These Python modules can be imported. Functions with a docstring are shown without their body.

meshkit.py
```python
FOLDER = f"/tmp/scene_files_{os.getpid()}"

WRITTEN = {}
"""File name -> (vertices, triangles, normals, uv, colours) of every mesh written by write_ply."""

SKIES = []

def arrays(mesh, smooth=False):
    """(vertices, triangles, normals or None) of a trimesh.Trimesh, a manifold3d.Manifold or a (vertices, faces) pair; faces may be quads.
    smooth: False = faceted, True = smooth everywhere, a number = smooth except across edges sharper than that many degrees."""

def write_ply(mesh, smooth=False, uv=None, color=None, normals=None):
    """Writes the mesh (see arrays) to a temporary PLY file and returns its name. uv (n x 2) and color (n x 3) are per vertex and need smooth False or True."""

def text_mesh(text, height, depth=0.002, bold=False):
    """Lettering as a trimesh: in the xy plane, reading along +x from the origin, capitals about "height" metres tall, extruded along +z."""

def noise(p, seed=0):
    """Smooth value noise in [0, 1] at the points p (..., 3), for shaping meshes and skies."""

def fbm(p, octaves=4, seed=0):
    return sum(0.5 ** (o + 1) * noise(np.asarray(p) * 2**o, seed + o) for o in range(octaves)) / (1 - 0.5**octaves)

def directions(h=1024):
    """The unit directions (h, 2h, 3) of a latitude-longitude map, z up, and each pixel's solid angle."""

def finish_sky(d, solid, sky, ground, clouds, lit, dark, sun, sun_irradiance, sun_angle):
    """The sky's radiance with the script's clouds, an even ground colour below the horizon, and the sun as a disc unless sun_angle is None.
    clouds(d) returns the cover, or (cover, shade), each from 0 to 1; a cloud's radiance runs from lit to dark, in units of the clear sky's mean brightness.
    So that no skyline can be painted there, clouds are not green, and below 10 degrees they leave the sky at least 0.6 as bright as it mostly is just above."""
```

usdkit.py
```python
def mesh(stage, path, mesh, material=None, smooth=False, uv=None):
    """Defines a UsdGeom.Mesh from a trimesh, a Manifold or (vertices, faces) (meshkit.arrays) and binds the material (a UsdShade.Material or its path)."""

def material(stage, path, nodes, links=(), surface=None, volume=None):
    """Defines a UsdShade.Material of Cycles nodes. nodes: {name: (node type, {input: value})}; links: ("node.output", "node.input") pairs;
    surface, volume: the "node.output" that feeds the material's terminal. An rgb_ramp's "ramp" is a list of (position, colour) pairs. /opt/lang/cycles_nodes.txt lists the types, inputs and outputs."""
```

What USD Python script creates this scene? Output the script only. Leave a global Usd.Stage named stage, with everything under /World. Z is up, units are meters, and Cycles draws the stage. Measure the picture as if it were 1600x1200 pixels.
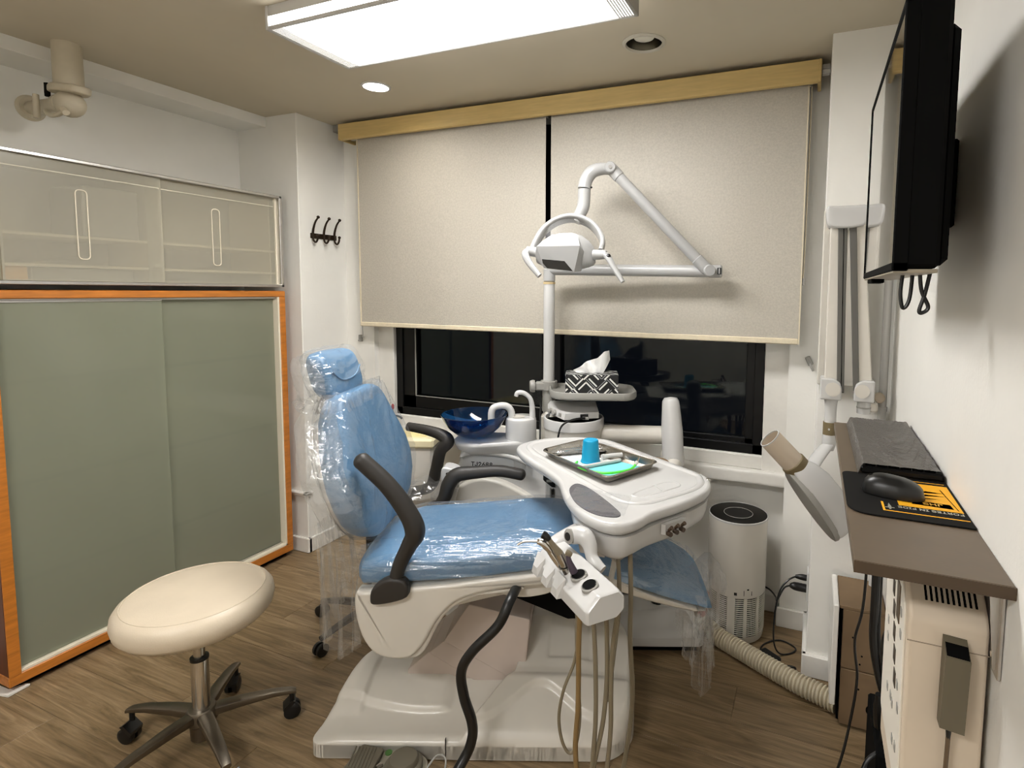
import math, random
import numpy as np
import trimesh, usdkit, meshkit
import mapbox_earcut as earcut
from pxr import Usd, UsdGeom, UsdLux, Gf, Sdf

random.seed(7)
rng = np.random.default_rng(7)
stage = Usd.Stage.CreateInMemory()
UsdGeom.SetStageUpAxis(stage, UsdGeom.Tokens.z)
UsdGeom.SetStageMetersPerUnit(stage, 1.0)
stage.SetDefaultPrim(UsdGeom.Xform.Define(stage, '/World').GetPrim())
UsdGeom.Scope.Define(stage, '/World/Looks')

# ---------------------------------------------------------------- camera, sky, lights, exposure
YAW, PITCH, ROLL = math.radians(-22.26), math.radians(-4.65), math.radians(.575)
cy_, sy_, cp_, sp_, cr_, sr_ = math.cos(YAW), math.sin(YAW), math.cos(PITCH), math.sin(PITCH), math.cos(ROLL), math.sin(ROLL)
fwd = np.array([sy_ * cp_, cy_ * cp_, sp_]); r0 = np.array([cy_, -sy_, 0.]); u0 = np.cross(r0, fwd)
right, up = cr_ * r0 + sr_ * u0, -sr_ * r0 + cr_ * u0
cam = UsdGeom.Camera.Define(stage, '/World/camera')
cam.AddTransformOp().Set(Gf.Matrix4d(*right, 0, *up, 0, *(-fwd), 0, 0, 0, 1.5, 1))
cam.CreateHorizontalApertureAttr(36.0); cam.CreateVerticalApertureAttr(27.0)
cam.CreateFocalLengthAttr(873 / 1600 * 36)
cam.CreateHorizontalApertureOffsetAttr(-115 / 1600 * 36.0)
cam.CreateVerticalApertureOffsetAttr(-75 / 1600 * 36.0)
cam.CreateClippingRangeAttr(Gf.Vec2f(.02, 100))
cam.CreateExposureAttr(1.58)
PANEL_WATT, DOWN_WATT = 14.0, 60.0
night = UsdLux.DomeLight.Define(stage, '/World/night_sky')
night.CreateIntensityAttr(.0015); night.CreateColorAttr(Gf.Vec3f(.5, .6, 1.0))

# ---------------------------------------------------------------- small helpers
def S(r, g, b):
    f = lambda c: (c / 255 / 12.92) if c / 255 <= .04045 else ((c / 255 + .055) / 1.055) ** 2.4
    return (f(r), f(g), f(b))

def M(name, col, rough=.5, metal=0, var=0, vscale=6, stretch=(1, 1, 1), bump=0, bscale=40, bdist=.002, coat=0, spec=.5, extra=None, detail=4):
    p = {'base_color': col, 'roughness': rough, 'metallic': metal, 'coat_weight': coat, 'specular_ior_level': spec}
    if extra: p.update(extra)
    nodes, links = {'p': ('principled_bsdf', p)}, []
    if var or bump:
        nodes['tc'] = ('geometry', {}); nodes['mp'] = ('mapping', {'scale': stretch}); links += [('tc.position', 'mp.vector')]
    if var:
        nodes['n'] = ('noise_texture', {'scale': vscale, 'detail': detail, 'roughness': .6})
        a = [max(c * (1 - var), 0) for c in col]; b = [min(c * (1 + var), 1) for c in col]
        nodes['r'] = ('rgb_ramp', {'ramp': [(.3, a), (.7, b)]})
        links += [('mp.vector', 'n.vector'), ('n.fac', 'r.fac'), ('r.color', 'p.base_color')]
    if bump:
        nodes['bn'] = ('noise_texture', {'scale': bscale, 'detail': 3.0})
        nodes['b'] = ('bump', {'strength': bump, 'distance': bdist})
        links += [('mp.vector', 'bn.vector'), ('bn.fac', 'b.height'), ('b.normal', 'p.normal')]
    return usdkit.material(stage, '/World/Looks/' + name, nodes, links, surface='p.BSDF')

def glassmix(name, tint, fac_clear, rough, base, bump=0, bscale=30, stretch=(1, 1, 1), gloss_spec=.5, bdist=.01):
    """a sheet that lets a fixed share of the light straight through, the rest is a glossy coloured surface"""
    nodes = {'p': ('principled_bsdf', {'base_color': base, 'roughness': rough, 'specular_ior_level': gloss_spec}), 't': ('transparent_bsdf', {'color': tint}),
             'm': ('mix_closure', {'fac': fac_clear})}
    links = [('p.BSDF', 'm.closure1'), ('t.BSDF', 'm.closure2')]
    if bump:
        nodes['tc'] = ('geometry', {}); nodes['mp'] = ('mapping', {'scale': stretch}); nodes['bn'] = ('noise_texture', {'scale': bscale, 'detail': 3.0}); nodes['b'] = ('bump', {'strength': bump, 'distance': bdist})
        links += [('tc.position', 'mp.vector'), ('mp.vector', 'bn.vector'), ('bn.fac', 'b.height'), ('b.normal', 'p.normal')]
    return usdkit.material(stage, '/World/Looks/' + name, nodes, links, surface='m.closure')

# geometry -------------------------------------------------------
def cat(*ms):
    ms = [m for q in ms for m in (q if isinstance(q, (list, tuple)) else [q])]
    return trimesh.util.concatenate(ms)

def bx(x0, x1, y0, y1, z0, z1, b=0.0):
    x0, x1 = sorted((x0, x1)); y0, y1 = sorted((y0, y1)); z0, z1 = sorted((z0, z1))
    b = min(b, (x1 - x0) * .49, (y1 - y0) * .49, (z1 - z0) * .49)
    if b <= 0:
        m = trimesh.creation.box((x1 - x0, y1 - y0, z1 - z0)); m.apply_translation(((x0 + x1) / 2, (y0 + y1) / 2, (z0 + z1) / 2)); return m
    P = []
    for X in (0, 1):
        for Y in (0, 1):
            for Z in (0, 1):
                for k in range(3):
                    o = [b, b, b]; o[k] = 0
                    P.append([(x0 + o[0], x1 - o[0])[X], (y0 + o[1], y1 - o[1])[Y], (z0 + o[2], z1 - o[2])[Z]])
    return trimesh.convex.convex_hull(np.array(P))

def rbox(x0, x1, y0, y1, z0, z1, r, n=3):
    """box with rounded edges: hull of little spheres at the corners"""
    s = trimesh.creation.icosphere(n - 1, r).vertices
    P = [s + np.array([X, Y, Z]) for X in (x0 + r, x1 - r) for Y in (y0 + r, y1 - r) for Z in (z0 + r, z1 - r)]
    return trimesh.convex.convex_hull(np.vstack(P))

def hull(*P): return trimesh.convex.convex_hull(np.vstack(P))

def tri_cap(ring, flip):
    c = ring.mean(0); q = ring - c
    nrm = np.zeros(3)
    for i in range(len(ring)): nrm += np.cross(q[i], q[(i + 1) % len(ring)])
    nrm /= max(np.linalg.norm(nrm), 1e-12)
    a = np.array([1, 0, 0]) if abs(nrm[0]) < .8 else np.array([0, 1, 0])
    e1 = np.cross(nrm, a); e1 /= np.linalg.norm(e1); e2 = np.cross(nrm, e1)
    p2 = np.c_[q @ e1, q @ e2]
    t = earcut.triangulate_float64(p2, np.array([len(ring)], np.uint32)).reshape(-1, 3).astype(int)
    if not len(t): return t
    k = p2[t]; ar = ((k[:, 1, 0] - k[:, 0, 0]) * (k[:, 2, 1] - k[:, 0, 1]) - (k[:, 1, 1] - k[:, 0, 1]) * (k[:, 2, 0] - k[:, 0, 0])).sum()
    return t[:, ::-1] if (ar > 0) == flip else t

def loft(rings, cap0=True, cap1=True):
    rings = [np.asarray(r, float) for r in rings]
    n = len(rings[0]); V = np.vstack(rings); F = []
    for i in range(len(rings) - 1):
        a, b = i * n, (i + 1) * n
        j = np.arange(n); k = (j + 1) % n
        F.append(np.c_[a + j, a + k, b + k]); F.append(np.c_[a + j, b + k, b + j])
    if cap0: F.append(tri_cap(rings[0], True))
    if cap1: F.append(tri_cap(rings[-1], False) + (len(rings) - 1) * n)
    m = trimesh.Trimesh(V, np.vstack([f for f in F if len(f)]), process=False)
    if cap0 and cap1 and m.volume < 0: m.invert()
    return m

def smooth_path(P, n=8, closed=False):
    P = np.asarray(P, float); out = []
    N = len(P)
    for i in range(N if closed else N - 1):
        p0, p1, p2, p3 = (P[(i - 1) % N] if (closed or i > 0) else P[0]), P[i], P[(i + 1) % N], (P[(i + 2) % N] if (closed or i + 2 < N) else P[-1])
        for t in np.linspace(0, 1, n, endpoint=False):
            out.append(.5 * ((2 * p1) + (-p0 + p2) * t + (2 * p0 - 5 * p1 + 4 * p2 - p3) * t * t + (-p0 + 3 * p1 - 3 * p2 + p3) * t ** 3))
    if not closed: out.append(P[-1])
    return np.array(out)

def tube(P, r, n=10, sm=6, flat=1.0, closed=False, ends=(0, 0)):
    """a pipe along the points P; r a number or one radius per point; flat squeezes the section"""
    P = np.asarray(P, float)
    R = np.full(len(P), r) if np.ndim(r) == 0 else np.asarray(r, float)
    if sm:
        Q = smooth_path(np.c_[P, R], sm, closed); P, R = Q[:, :3], Q[:, 3]
    T = np.gradient(P, axis=0) if not closed else np.roll(P, -1, 0) - np.roll(P, 1, 0)
    T /= np.maximum(np.linalg.norm(T, axis=1, keepdims=True), 1e-9)
    a = np.array([0, 0, 1.]) if abs(T[0][2]) < .9 else np.array([0, 1., 0])
    N = np.cross(T[0], a); N /= np.linalg.norm(N)
    th = np.linspace(0, 2 * np.pi, n, endpoint=False); rings = []
    for i in range(len(P)):
        N = N - T[i] * (N @ T[i]); N /= max(np.linalg.norm(N), 1e-9); B = np.cross(T[i], N)
        rings.append(P[i] + R[i] * (np.cos(th)[:, None] * N + flat * np.sin(th)[:, None] * B))
    if closed:
        return loft(rings + [rings[0]], False, False)
    for which, on in enumerate(ends):                  # a rounded tip
        if not on: continue
        i = 0 if which == 0 else len(P) - 1; base = rings[0] if which == 0 else rings[-1]; s = -1 if which == 0 else 1
        tip = [P[i] + T[i] * s * R[i] * math.sin(a) * on + (base - P[i]) * math.cos(a) for a in (.4, .8, 1.15, 1.42)]
        rings = (tip[::-1] + rings) if which == 0 else (rings + tip)
    return loft(rings)

def cyl(p0, p1, r0, r1=None, n=24, bev=0.0):
    p0, p1 = np.asarray(p0, float), np.asarray(p1, float); r1 = r0 if r1 is None else r1
    L = np.linalg.norm(p1 - p0); t = (p1 - p0) / L
    if bev:
        st = [(0, r0 - bev), (bev, r0), (L - bev, r1), (L, r1 - bev)]
    else:
        st = [(0, r0), (L, r1)]
    return axis_lathe(p0, t, [(r, d) for d, r in st], n)

def axis_lathe(o, t, prof, n=32, cap=True):
    """revolve (radius, distance along axis) pairs about the axis t from o"""
    t = np.asarray(t, float); t = t / np.linalg.norm(t); o = np.asarray(o, float)
    a = np.array([0, 0, 1.]) if abs(t[2]) < .9 else np.array([1., 0, 0])
    e1 = np.cross(t, a); e1 /= np.linalg.norm(e1); e2 = np.cross(t, e1)
    th = np.linspace(0, 2 * np.pi, n, endpoint=False)
    rings = [o + t * d + max(r, 1e-5) * (np.cos(th)[:, None] * e1 + np.sin(th)[:, None] * e2) for r, d in prof]
    m = loft(rings, cap, cap)
    return m

def lathe(cx, cy, prof, n=40, cap=True): return axis_lathe((cx, cy, 0), (0, 0, 1), prof, n, cap)

def resample(P, n):
    P = np.asarray(P, float); Q = np.vstack([P, P[:1]]); d = np.r_[0, np.cumsum(np.linalg.norm(np.diff(Q, axis=0), axis=1))]
    s = np.linspace(0, d[-1], n, endpoint=False)
    return np.c_[np.interp(s, d, Q[:, 0]), np.interp(s, d, Q[:, 1])]

def rounded(P, r, n=5):
    """rounds the corners of polygon P; r a number or one radius per corner"""
    P = np.asarray(P, float); out = []; N = len(P)
    for i in range(N):
        a, b, c = P[i - 1], P[i], P[(i + 1) % N]; ri = r if np.ndim(r) == 0 else r[i]
        u, v = a - b, c - b; lu, lv = np.linalg.norm(u), np.linalg.norm(v); u, v = u / lu, v / lv
        d = min(ri, lu * .45, lv * .45)
        if d < 1e-5: out.append(b); continue
        for t in np.linspace(0, 1, n + 1):
            out.append((1 - t) ** 2 * (b + u * d) + 2 * t * (1 - t) * b + t * t * (b + v * d))
    return np.array(out)

def inset(P, d):
    """moves each point of the (counter-clockwise) outline inwards by d"""
    A = .5 * np.sum(P[:, 0] * np.roll(P[:, 1], -1) - np.roll(P[:, 0], -1) * P[:, 1]); sg = 1 if A > 0 else -1
    t = np.roll(P, -1, 0) - np.roll(P, 1, 0); t /= np.maximum(np.linalg.norm(t, axis=1, keepdims=True), 1e-9)
    return P + sg * d * np.c_[-t[:, 1], t[:, 0]]

def slab(P, a, b, r=.004, ax='xy', seg=3, ccw=True):
    """outline P extruded from a to b with edges rounded by r. ax: 'xy' along z, 'xz' along y, 'yz' along x"""
    P = np.asarray(P, float)
    A = np.sum(P[:, 0] * np.roll(P[:, 1], -1) - np.roll(P[:, 0], -1) * P[:, 1])
    if A < 0: P = P[::-1]
    prof = []
    r = min(r, abs(b - a) * .49)
    for t in np.linspace(0, np.pi / 2, seg + 1): prof.append((r * (1 - math.sin(t)), a + r * (1 - math.cos(t))))
    for t in np.linspace(np.pi / 2, 0, seg + 1): prof.append((r * (1 - math.sin(t)), b - r * (1 - math.cos(t))))
    rings = []
    for d, z in prof:
        Q = inset(P, d); rings.append(put(Q, z, ax))
    m = loft(rings)
    if m.volume < 0: m.invert()
    return m

def put(Q, z, ax):
    zz = np.full(len(Q), z)
    return {'xy': np.c_[Q[:, 0], Q[:, 1], zz], 'xz': np.c_[Q[:, 0], zz, Q[:, 1]], 'yz': np.c_[zz, Q[:, 0], Q[:, 1]]}[ax]

def rot(m, axis, deg, about=(0, 0, 0)):
    m = m.copy(); m.apply_transform(trimesh.transformations.rotation_matrix(math.radians(deg), axis, about)); return m
def mv(m, d): m = m.copy(); m.apply_translation(d); return m
def to_line(m, o, ex, ey):
    """puts a mesh made in the xy plane (z out) at o with x along ex and y along ey"""
    ex, ey = np.asarray(ex, float), np.asarray(ey, float); ex /= np.linalg.norm(ex); ez = np.cross(ex, ey); ez /= np.linalg.norm(ez); ey = np.cross(ez, ex)
    T = np.eye(4); T[:3, 0], T[:3, 1], T[:3, 2], T[:3, 3] = ex, ey, ez, o
    m = m.copy(); m.apply_transform(T); return m

def superring(n, ex):
    th = np.linspace(0, 2 * np.pi, n, endpoint=False); c, s = np.cos(th), np.sin(th)
    return np.sign(c) * np.abs(c) ** (2 / ex), np.sign(s) * np.abs(s) ** (2 / ex)

def grid(nu, nv, fn, thick=None):
    """an open sheet of nu x nv points fn(s, t)"""
    s, t = np.meshgrid(np.linspace(0, 1, nu), np.linspace(0, 1, nv), indexing='ij')
    V = fn(s, t).reshape(-1, 3); i, j = np.meshgrid(np.arange(nu - 1), np.arange(nv - 1), indexing='ij'); a = (i * nv + j).ravel()
    F = np.vstack([np.c_[a, a + nv, a + nv + 1], np.c_[a, a + nv + 1, a + 1]])
    m = trimesh.Trimesh(V, F, process=False)
    if thick:
        n = m.vertex_normals; V2 = V - n * thick; o = len(V)
        e = np.r_[np.arange(nv - 1) * 1, ]
        idx = np.arange(nu * nv).reshape(nu, nv); edge = np.r_[idx[:, 0], idx[-1, 1:], idx[-2::-1, -1], idx[0, -2:0:-1]]
        k = np.roll(edge, -1)
        F = np.vstack([F, F[:, ::-1] + o, np.c_[edge, edge + o, k + o], np.c_[edge, k + o, k]])
        m = trimesh.Trimesh(np.vstack([V, V2]), F, process=False)
    return m

# things -----------------------------------------------------------
used = {}
def numbered(parent, name):
    k = used.setdefault((parent, name), 0); used[(parent, name)] += 1
    return name if k == 0 else f'{name}_{k:03d}'
UVA = math.degrees(-YAW)              # the dental chair stands turned by this much against the walls
class T: pass
def tagp(p, label=None, cat=None, group=None, kind=None):
    for k, v in (('label', label), ('category', cat), ('group', group), ('kind', kind)):
        if v: p.SetCustomDataByKey(k, v)
def thing(name, label=None, cat=None, loc=(0, 0, 0), fr='W', group=None, kind=None):
    t = T(); t.path = '/World/' + numbered('/World', name); t.loc = np.array(loc, float)
    x = UsdGeom.Xform.Define(stage, t.path); w = np.array(loc, float)
    if fr == 'U':
        c, s = math.cos(-YAW), math.sin(-YAW); w = np.array([c * w[0] - s * w[1], s * w[0] + c * w[1], w[2]])
    x.AddTranslateOp().Set(Gf.Vec3d(*map(float, w)))
    if fr == 'U': x.AddRotateZOp().Set(UVA)
    t.prim = x.GetPrim(); tagp(t.prim, label, cat, group, kind); return t
def part(t, name, mesh, mat, smooth=35, label=None, kind=None):
    q = T(); q.path = t.path + '/' + numbered(t.path, name); q.loc = t.loc
    m = mesh.copy(); m.apply_translation(-t.loc)
    q.prim = usdkit.mesh(stage, q.path, m, mat, smooth=smooth).GetPrim(); tagp(q.prim, label, None, None, kind); return q
def single(name, label, cat, mesh, mat, fr='W', smooth=35, group=None, kind=None, loc=None):
    b = mesh.bounds; loc = np.array([b[:, 0].mean(), b[:, 1].mean(), b[0, 2]]) if loc is None else np.array(loc, float)
    t = T(); t.path = '/World/' + numbered('/World', name); t.loc = loc; m = mesh.copy(); m.apply_translation(-loc)
    g = usdkit.mesh(stage, t.path, m, mat, smooth=smooth); w = loc
    if fr == 'U':
        c, s = math.cos(-YAW), math.sin(-YAW); w = np.array([c * w[0] - s * w[1], s * w[0] + c * w[1], w[2]])
    g.AddTranslateOp().Set(Gf.Vec3d(*map(float, w)))
    if fr == 'U': g.AddRotateZOp().Set(UVA)
    t.prim = g.GetPrim(); tagp(t.prim, label, cat, group, kind); return t
def struct(name, mesh, mat, label=None, smooth=35): return single(name, label, None, mesh, mat, smooth=smooth, kind='structure', loc=(0, 0, 0))

# ---------------------------------------------------------------- materials
WALL = M('wall_paint', S(232, 230, 224), .55, var=.03, vscale=3, bump=.25, bscale=90, bdist=.0015, spec=.35)
CEIL = M('ceiling_paint', S(199, 190, 171), .7, var=.03, vscale=2, bump=.2, bscale=120, bdist=.001, spec=.2)
TRIM = M('trim_paint', S(226, 223, 216), .4, var=.04, vscale=9, bump=.5, bscale=22, bdist=.003)
WHITE = M('white_plastic', S(197, 196, 194), .25, coat=.25)
CREAM = M('cream_plastic', S(208, 203, 193), .3, coat=.2, var=.03, vscale=5)
IVORY = M('ivory_vinyl', S(208, 194, 172), .42, var=.04, vscale=7, bump=.25, bscale=220, bdist=.0008)
PINKISH = M('lift_cover_plastic', S(196, 182, 172), .4, var=.05, vscale=6)
BLUE = M('blue_leather', S(80, 124, 160), .38, var=.1, vscale=6, bump=.25, bscale=160, bdist=.0008)
DKGREY = M('dark_grey_rubber', S(41, 38, 35), .5, bump=.15, bscale=300, bdist=.0005)
BLACK = M('black_plastic', S(14, 14, 14), .35)
BLACKM = M('black_matt', S(5, 5, 5), .8, spec=.1)
BLKFRAME = M('black_window_metal', S(7, 7, 8), .4, spec=.3)
CHROME = M('chrome', S(210, 208, 204), .12, metal=1)
STEEL = M('stainless_steel', S(190, 186, 178), .2, metal=1, var=.05, vscale=40)
ALU = M('aluminium', S(205, 203, 200), .32, metal=1)
CASTALU = M('cast_aluminium', S(120, 112, 100), .4, metal=1, var=.1, vscale=20)
GREYP = M('grey_plastic', S(150, 148, 142), .4)
GREYARM = M('dark_grey_strip', S(92, 90, 85), .5)
BEIGE = M('beige_enamel', S(205, 190, 170), .5, var=.03, vscale=8, bump=.15, bscale=250, bdist=.0006)
OLIVE = M('olive_band', S(118, 104, 74), .5)
WOOD = M('orange_wood', S(190, 116, 42), .4, var=.22, vscale=7, stretch=(8, 1, 8), coat=.2)
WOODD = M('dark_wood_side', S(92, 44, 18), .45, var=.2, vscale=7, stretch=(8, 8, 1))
VALANCE = M('valance_tan', S(205, 178, 118), .5, var=.08, vscale=30, stretch=(.3, 3, 3), bump=.2, bscale=200, bdist=.0005)
BLIND = M('blind_fabric', S(178, 172, 160), .5, var=.07, vscale=110, bump=.5, bscale=140, bdist=.0012, spec=.45, detail=2)
HEM = M('blind_hem', S(214, 202, 176), .5, var=.06, vscale=60)
BROWNB = M('brown_board', S(120, 98, 72), .7, var=.08, vscale=12)
SHELFT = M('shelf_brown', S(96, 82, 66), .35, var=.06, vscale=20, bump=.1, bscale=200, bdist=.0005)
SHELFE = M('shelf_edge_brown', S(70, 54, 36), .5, var=.08, vscale=20)
HOSEM = M('hose_grey', S(122, 112, 92), .5)
HOSEB = M('hose_bronze', S(128, 104, 66), .45)
CORR = M('corrugated_hose', S(196, 182, 150), .5)
IRON = M('bronze_iron', S(46, 34, 22), .45, metal=.6)
CABIN = M('cabinet_inside', S(206, 200, 182), .6)
INNERW = M('cream_edge', S(236, 226, 206), .4)
CUPM = M('cyan_plastic', S(0, 150, 196), .45)
AQUA = M('aqua_paper', S(120, 208, 210), .7, var=.04, vscale=60, bump=.3, bscale=300, bdist=.0005)
GREEN = M('green_tube', S(90, 225, 70), .35)
PAPER = M('white_paper', S(238, 238, 236), .8, bump=.3, bscale=60, bdist=.002)
YELLOW = M('yellow_print', S(235, 170, 20), .6)
SILVERM = M('silver_print', S(190, 188, 180), .4, metal=.6)
RED = M('red_plastic', S(170, 30, 25), .4)
MATB = M('mouse_mat_black', S(16, 15, 14), .85, bump=.3, bscale=500, bdist=.0004, spec=.2)
BRASSB = M('brown_knob', S(60, 44, 30), .45)
TOUCH = M('touch_panel', S(92, 90, 94), .25, var=.15, vscale=200)
HANDPURP = M('purple_grey_sleeve', S(72, 62, 76), .45)
INK = M('dark_ink', S(28, 27, 26), .6)
FOOTG = M('foot_control_grey', S(140, 134, 118), .45)
FOOTD = M('foot_control_dark', S(92, 86, 72), .5)
LEDG = M('green_sticker', S(70, 110, 50), .5)
DARKIN = M('dark_recess', S(20, 18, 15), .9, spec=.1)
SCREEN = M('tv_screen', S(16, 16, 17), .08, spec=.6, coat=1)
PIPEP = M('painted_pipe', S(196, 186, 164), .5, var=.05, vscale=20)
CREAMBOX = M('cream_lid', S(238, 226, 186), .45)
FROST = usdkit.material(stage, '/World/Looks/frosted_glass', {'p': ('principled_bsdf', {'base_color': S(172, 174, 154), 'roughness': .1, 'specular_ior_level': .75}), 'tl': ('translucent_bsdf', {'color': (.62, .66, .58)}),
    't': ('transparent_bsdf', {'color': (.82, .87, .80)}), 'm1': ('mix_closure', {'fac': .3}), 'm': ('mix_closure', {'fac': .34})},
    [('p.BSDF', 'm1.closure1'), ('tl.BSDF', 'm1.closure2'), ('m1.closure', 'm.closure1'), ('t.BSDF', 'm.closure2')], surface='m.closure')
ACRYL = glassmix('acrylic_door', (.96, .95, .9), .6, .25, S(198, 194, 180), gloss_spec=.6)
def film_mat(name, fac, rough, diff, bscale, bstr, col=(1, 1, 1)):
    """thin clear plastic: mostly see-through, a little milky, with a sharp sheen on its creases"""
    return usdkit.material(stage, '/World/Looks/' + name, {'t': ('transparent_bsdf', {'color': (.97, .975, .98)}), 'g': ('glossy_bsdf', {'color': col, 'roughness': rough}), 'd': ('diffuse_bsdf', {'color': (.8, .8, .79)}),
        'm0': ('mix_closure', {'fac': diff}), 'm': ('mix_closure', {'fac': fac}), 'gp': ('geometry', {}), 'n': ('noise_texture', {'scale': bscale, 'detail': 4.0, 'distortion': 1.5}), 'b': ('bump', {'strength': bstr, 'distance': .02})},
        [('gp.position', 'n.vector'), ('n.fac', 'b.height'), ('b.normal', 'g.normal'), ('g.BSDF', 'm0.closure1'), ('d.BSDF', 'm0.closure2'), ('t.BSDF', 'm.closure1'), ('m0.closure', 'm.closure2')], surface='m.closure')
FILM = film_mat('plastic_film', .145, .09, .3, 30, .22)
FILMW = film_mat('plastic_film_loose', .15, .10, .35, 16, .3)
SHIELD = glassmix('lamp_shield', (.98, .98, .98), .9, .25, S(120, 120, 120), gloss_spec=.5)
LAMPW = M('lamp_white', S(166, 166, 165), .3, coat=.15)
CLEARP = glassmix('clear_plate', (.97, .97, .97), .8, .06, S(235, 235, 235), gloss_spec=.8)
def pane_mat(name, base):
    return usdkit.material(stage, '/World/Looks/' + name, {'t': ('transparent_bsdf', {'color': (.55, .58, .56)}), 'g': ('glossy_bsdf', {'roughness': .015, 'color': (.9, .9, .8)}),
                           'f': ('fresnel', {'IOR': base}), 'm': ('mix_closure', {})}, [('f.fac', 'm.fac'), ('t.BSDF', 'm.closure1'), ('g.BSDF', 'm.closure2')], surface='m.closure')
PANE = pane_mat('window_pane', 1.36)
BLUEGLASS = M('blue_glass', (.012, .09, .28), .03, extra={'transmission_weight': .92, 'ior': 1.45})
def emit(name, col, k): return usdkit.material(stage, '/World/Looks/' + name, {'e': ('emission', {'color': col, 'strength': k})}, [], surface='e.emission')
LENS = emit('lamp_lens', (1.0, .985, .965), PANEL_WATT)
DOWNL = emit('downlight_glow', (1.0, .96, .88), DOWN_WATT)
# plank floor: the tone varies from plank to plank, the grain runs along x
usdkit.material(stage, '/World/Looks/plank', {
    'g': ('geometry', {}), 'oi': ('object_info', {}), 'cx': ('combine_xyz', {'x': 0, 'y': 0, 'z': 0}), 'mr': ('math', {'math_type': 'multiply', 'value2': 37.0}), 'va': ('vector_math', {'math_type': 'add'}),
    'mp': ('mapping', {'scale': (1.6, 16, 16)}), 'n': ('noise_texture', {'scale': 1.6, 'detail': 8.0, 'roughness': .65, 'distortion': 1.2}),
    'r': ('rgb_ramp', {'ramp': [(.25, S(86, 70, 48)), (.45, S(128, 107, 78)), (.6, S(148, 126, 96)), (.78, S(172, 150, 118))]}),
    'mp2': ('mapping', {'scale': (4, 90, 90)}), 'n2': ('noise_texture', {'scale': 1.5, 'detail': 4.0}),
    'r2': ('rgb_ramp', {'ramp': [(.3, (.78, .77, .76)), (.7, (1.08, 1.07, 1.05))]}),
    'rr': ('rgb_ramp', {'ramp': [(0, (.86, .86, .86)), (1, (1.1, 1.1, 1.1))]}),
    'm1': ('mix', {'mix_type': 'multiply', 'fac': 1.0}), 'm2': ('mix', {'mix_type': 'multiply', 'fac': 1.0}),
    'b': ('bump', {'strength': .25, 'distance': .0015}), 'p': ('principled_bsdf', {'roughness': .42, 'specular_ior_level': .4})},
    [('oi.random', 'mr.value1'), ('mr.value', 'cx.x'), ('g.position', 'va.vector1'), ('cx.vector', 'va.vector2'), ('va.vector', 'mp.vector'), ('mp.vector', 'n.vector'), ('n.fac', 'r.fac'),
     ('va.vector', 'mp2.vector'), ('mp2.vector', 'n2.vector'), ('n2.fac', 'r2.fac'), ('r.color', 'm1.color1'), ('r2.color', 'm1.color2'), ('oi.random', 'rr.fac'), ('m1.color', 'm2.color1'), ('rr.color', 'm2.color2'),
     ('m2.color', 'p.base_color'), ('n2.fac', 'b.height'), ('b.normal', 'p.normal')], surface='p.BSDF')
PLANK = '/World/Looks/plank'

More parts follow.
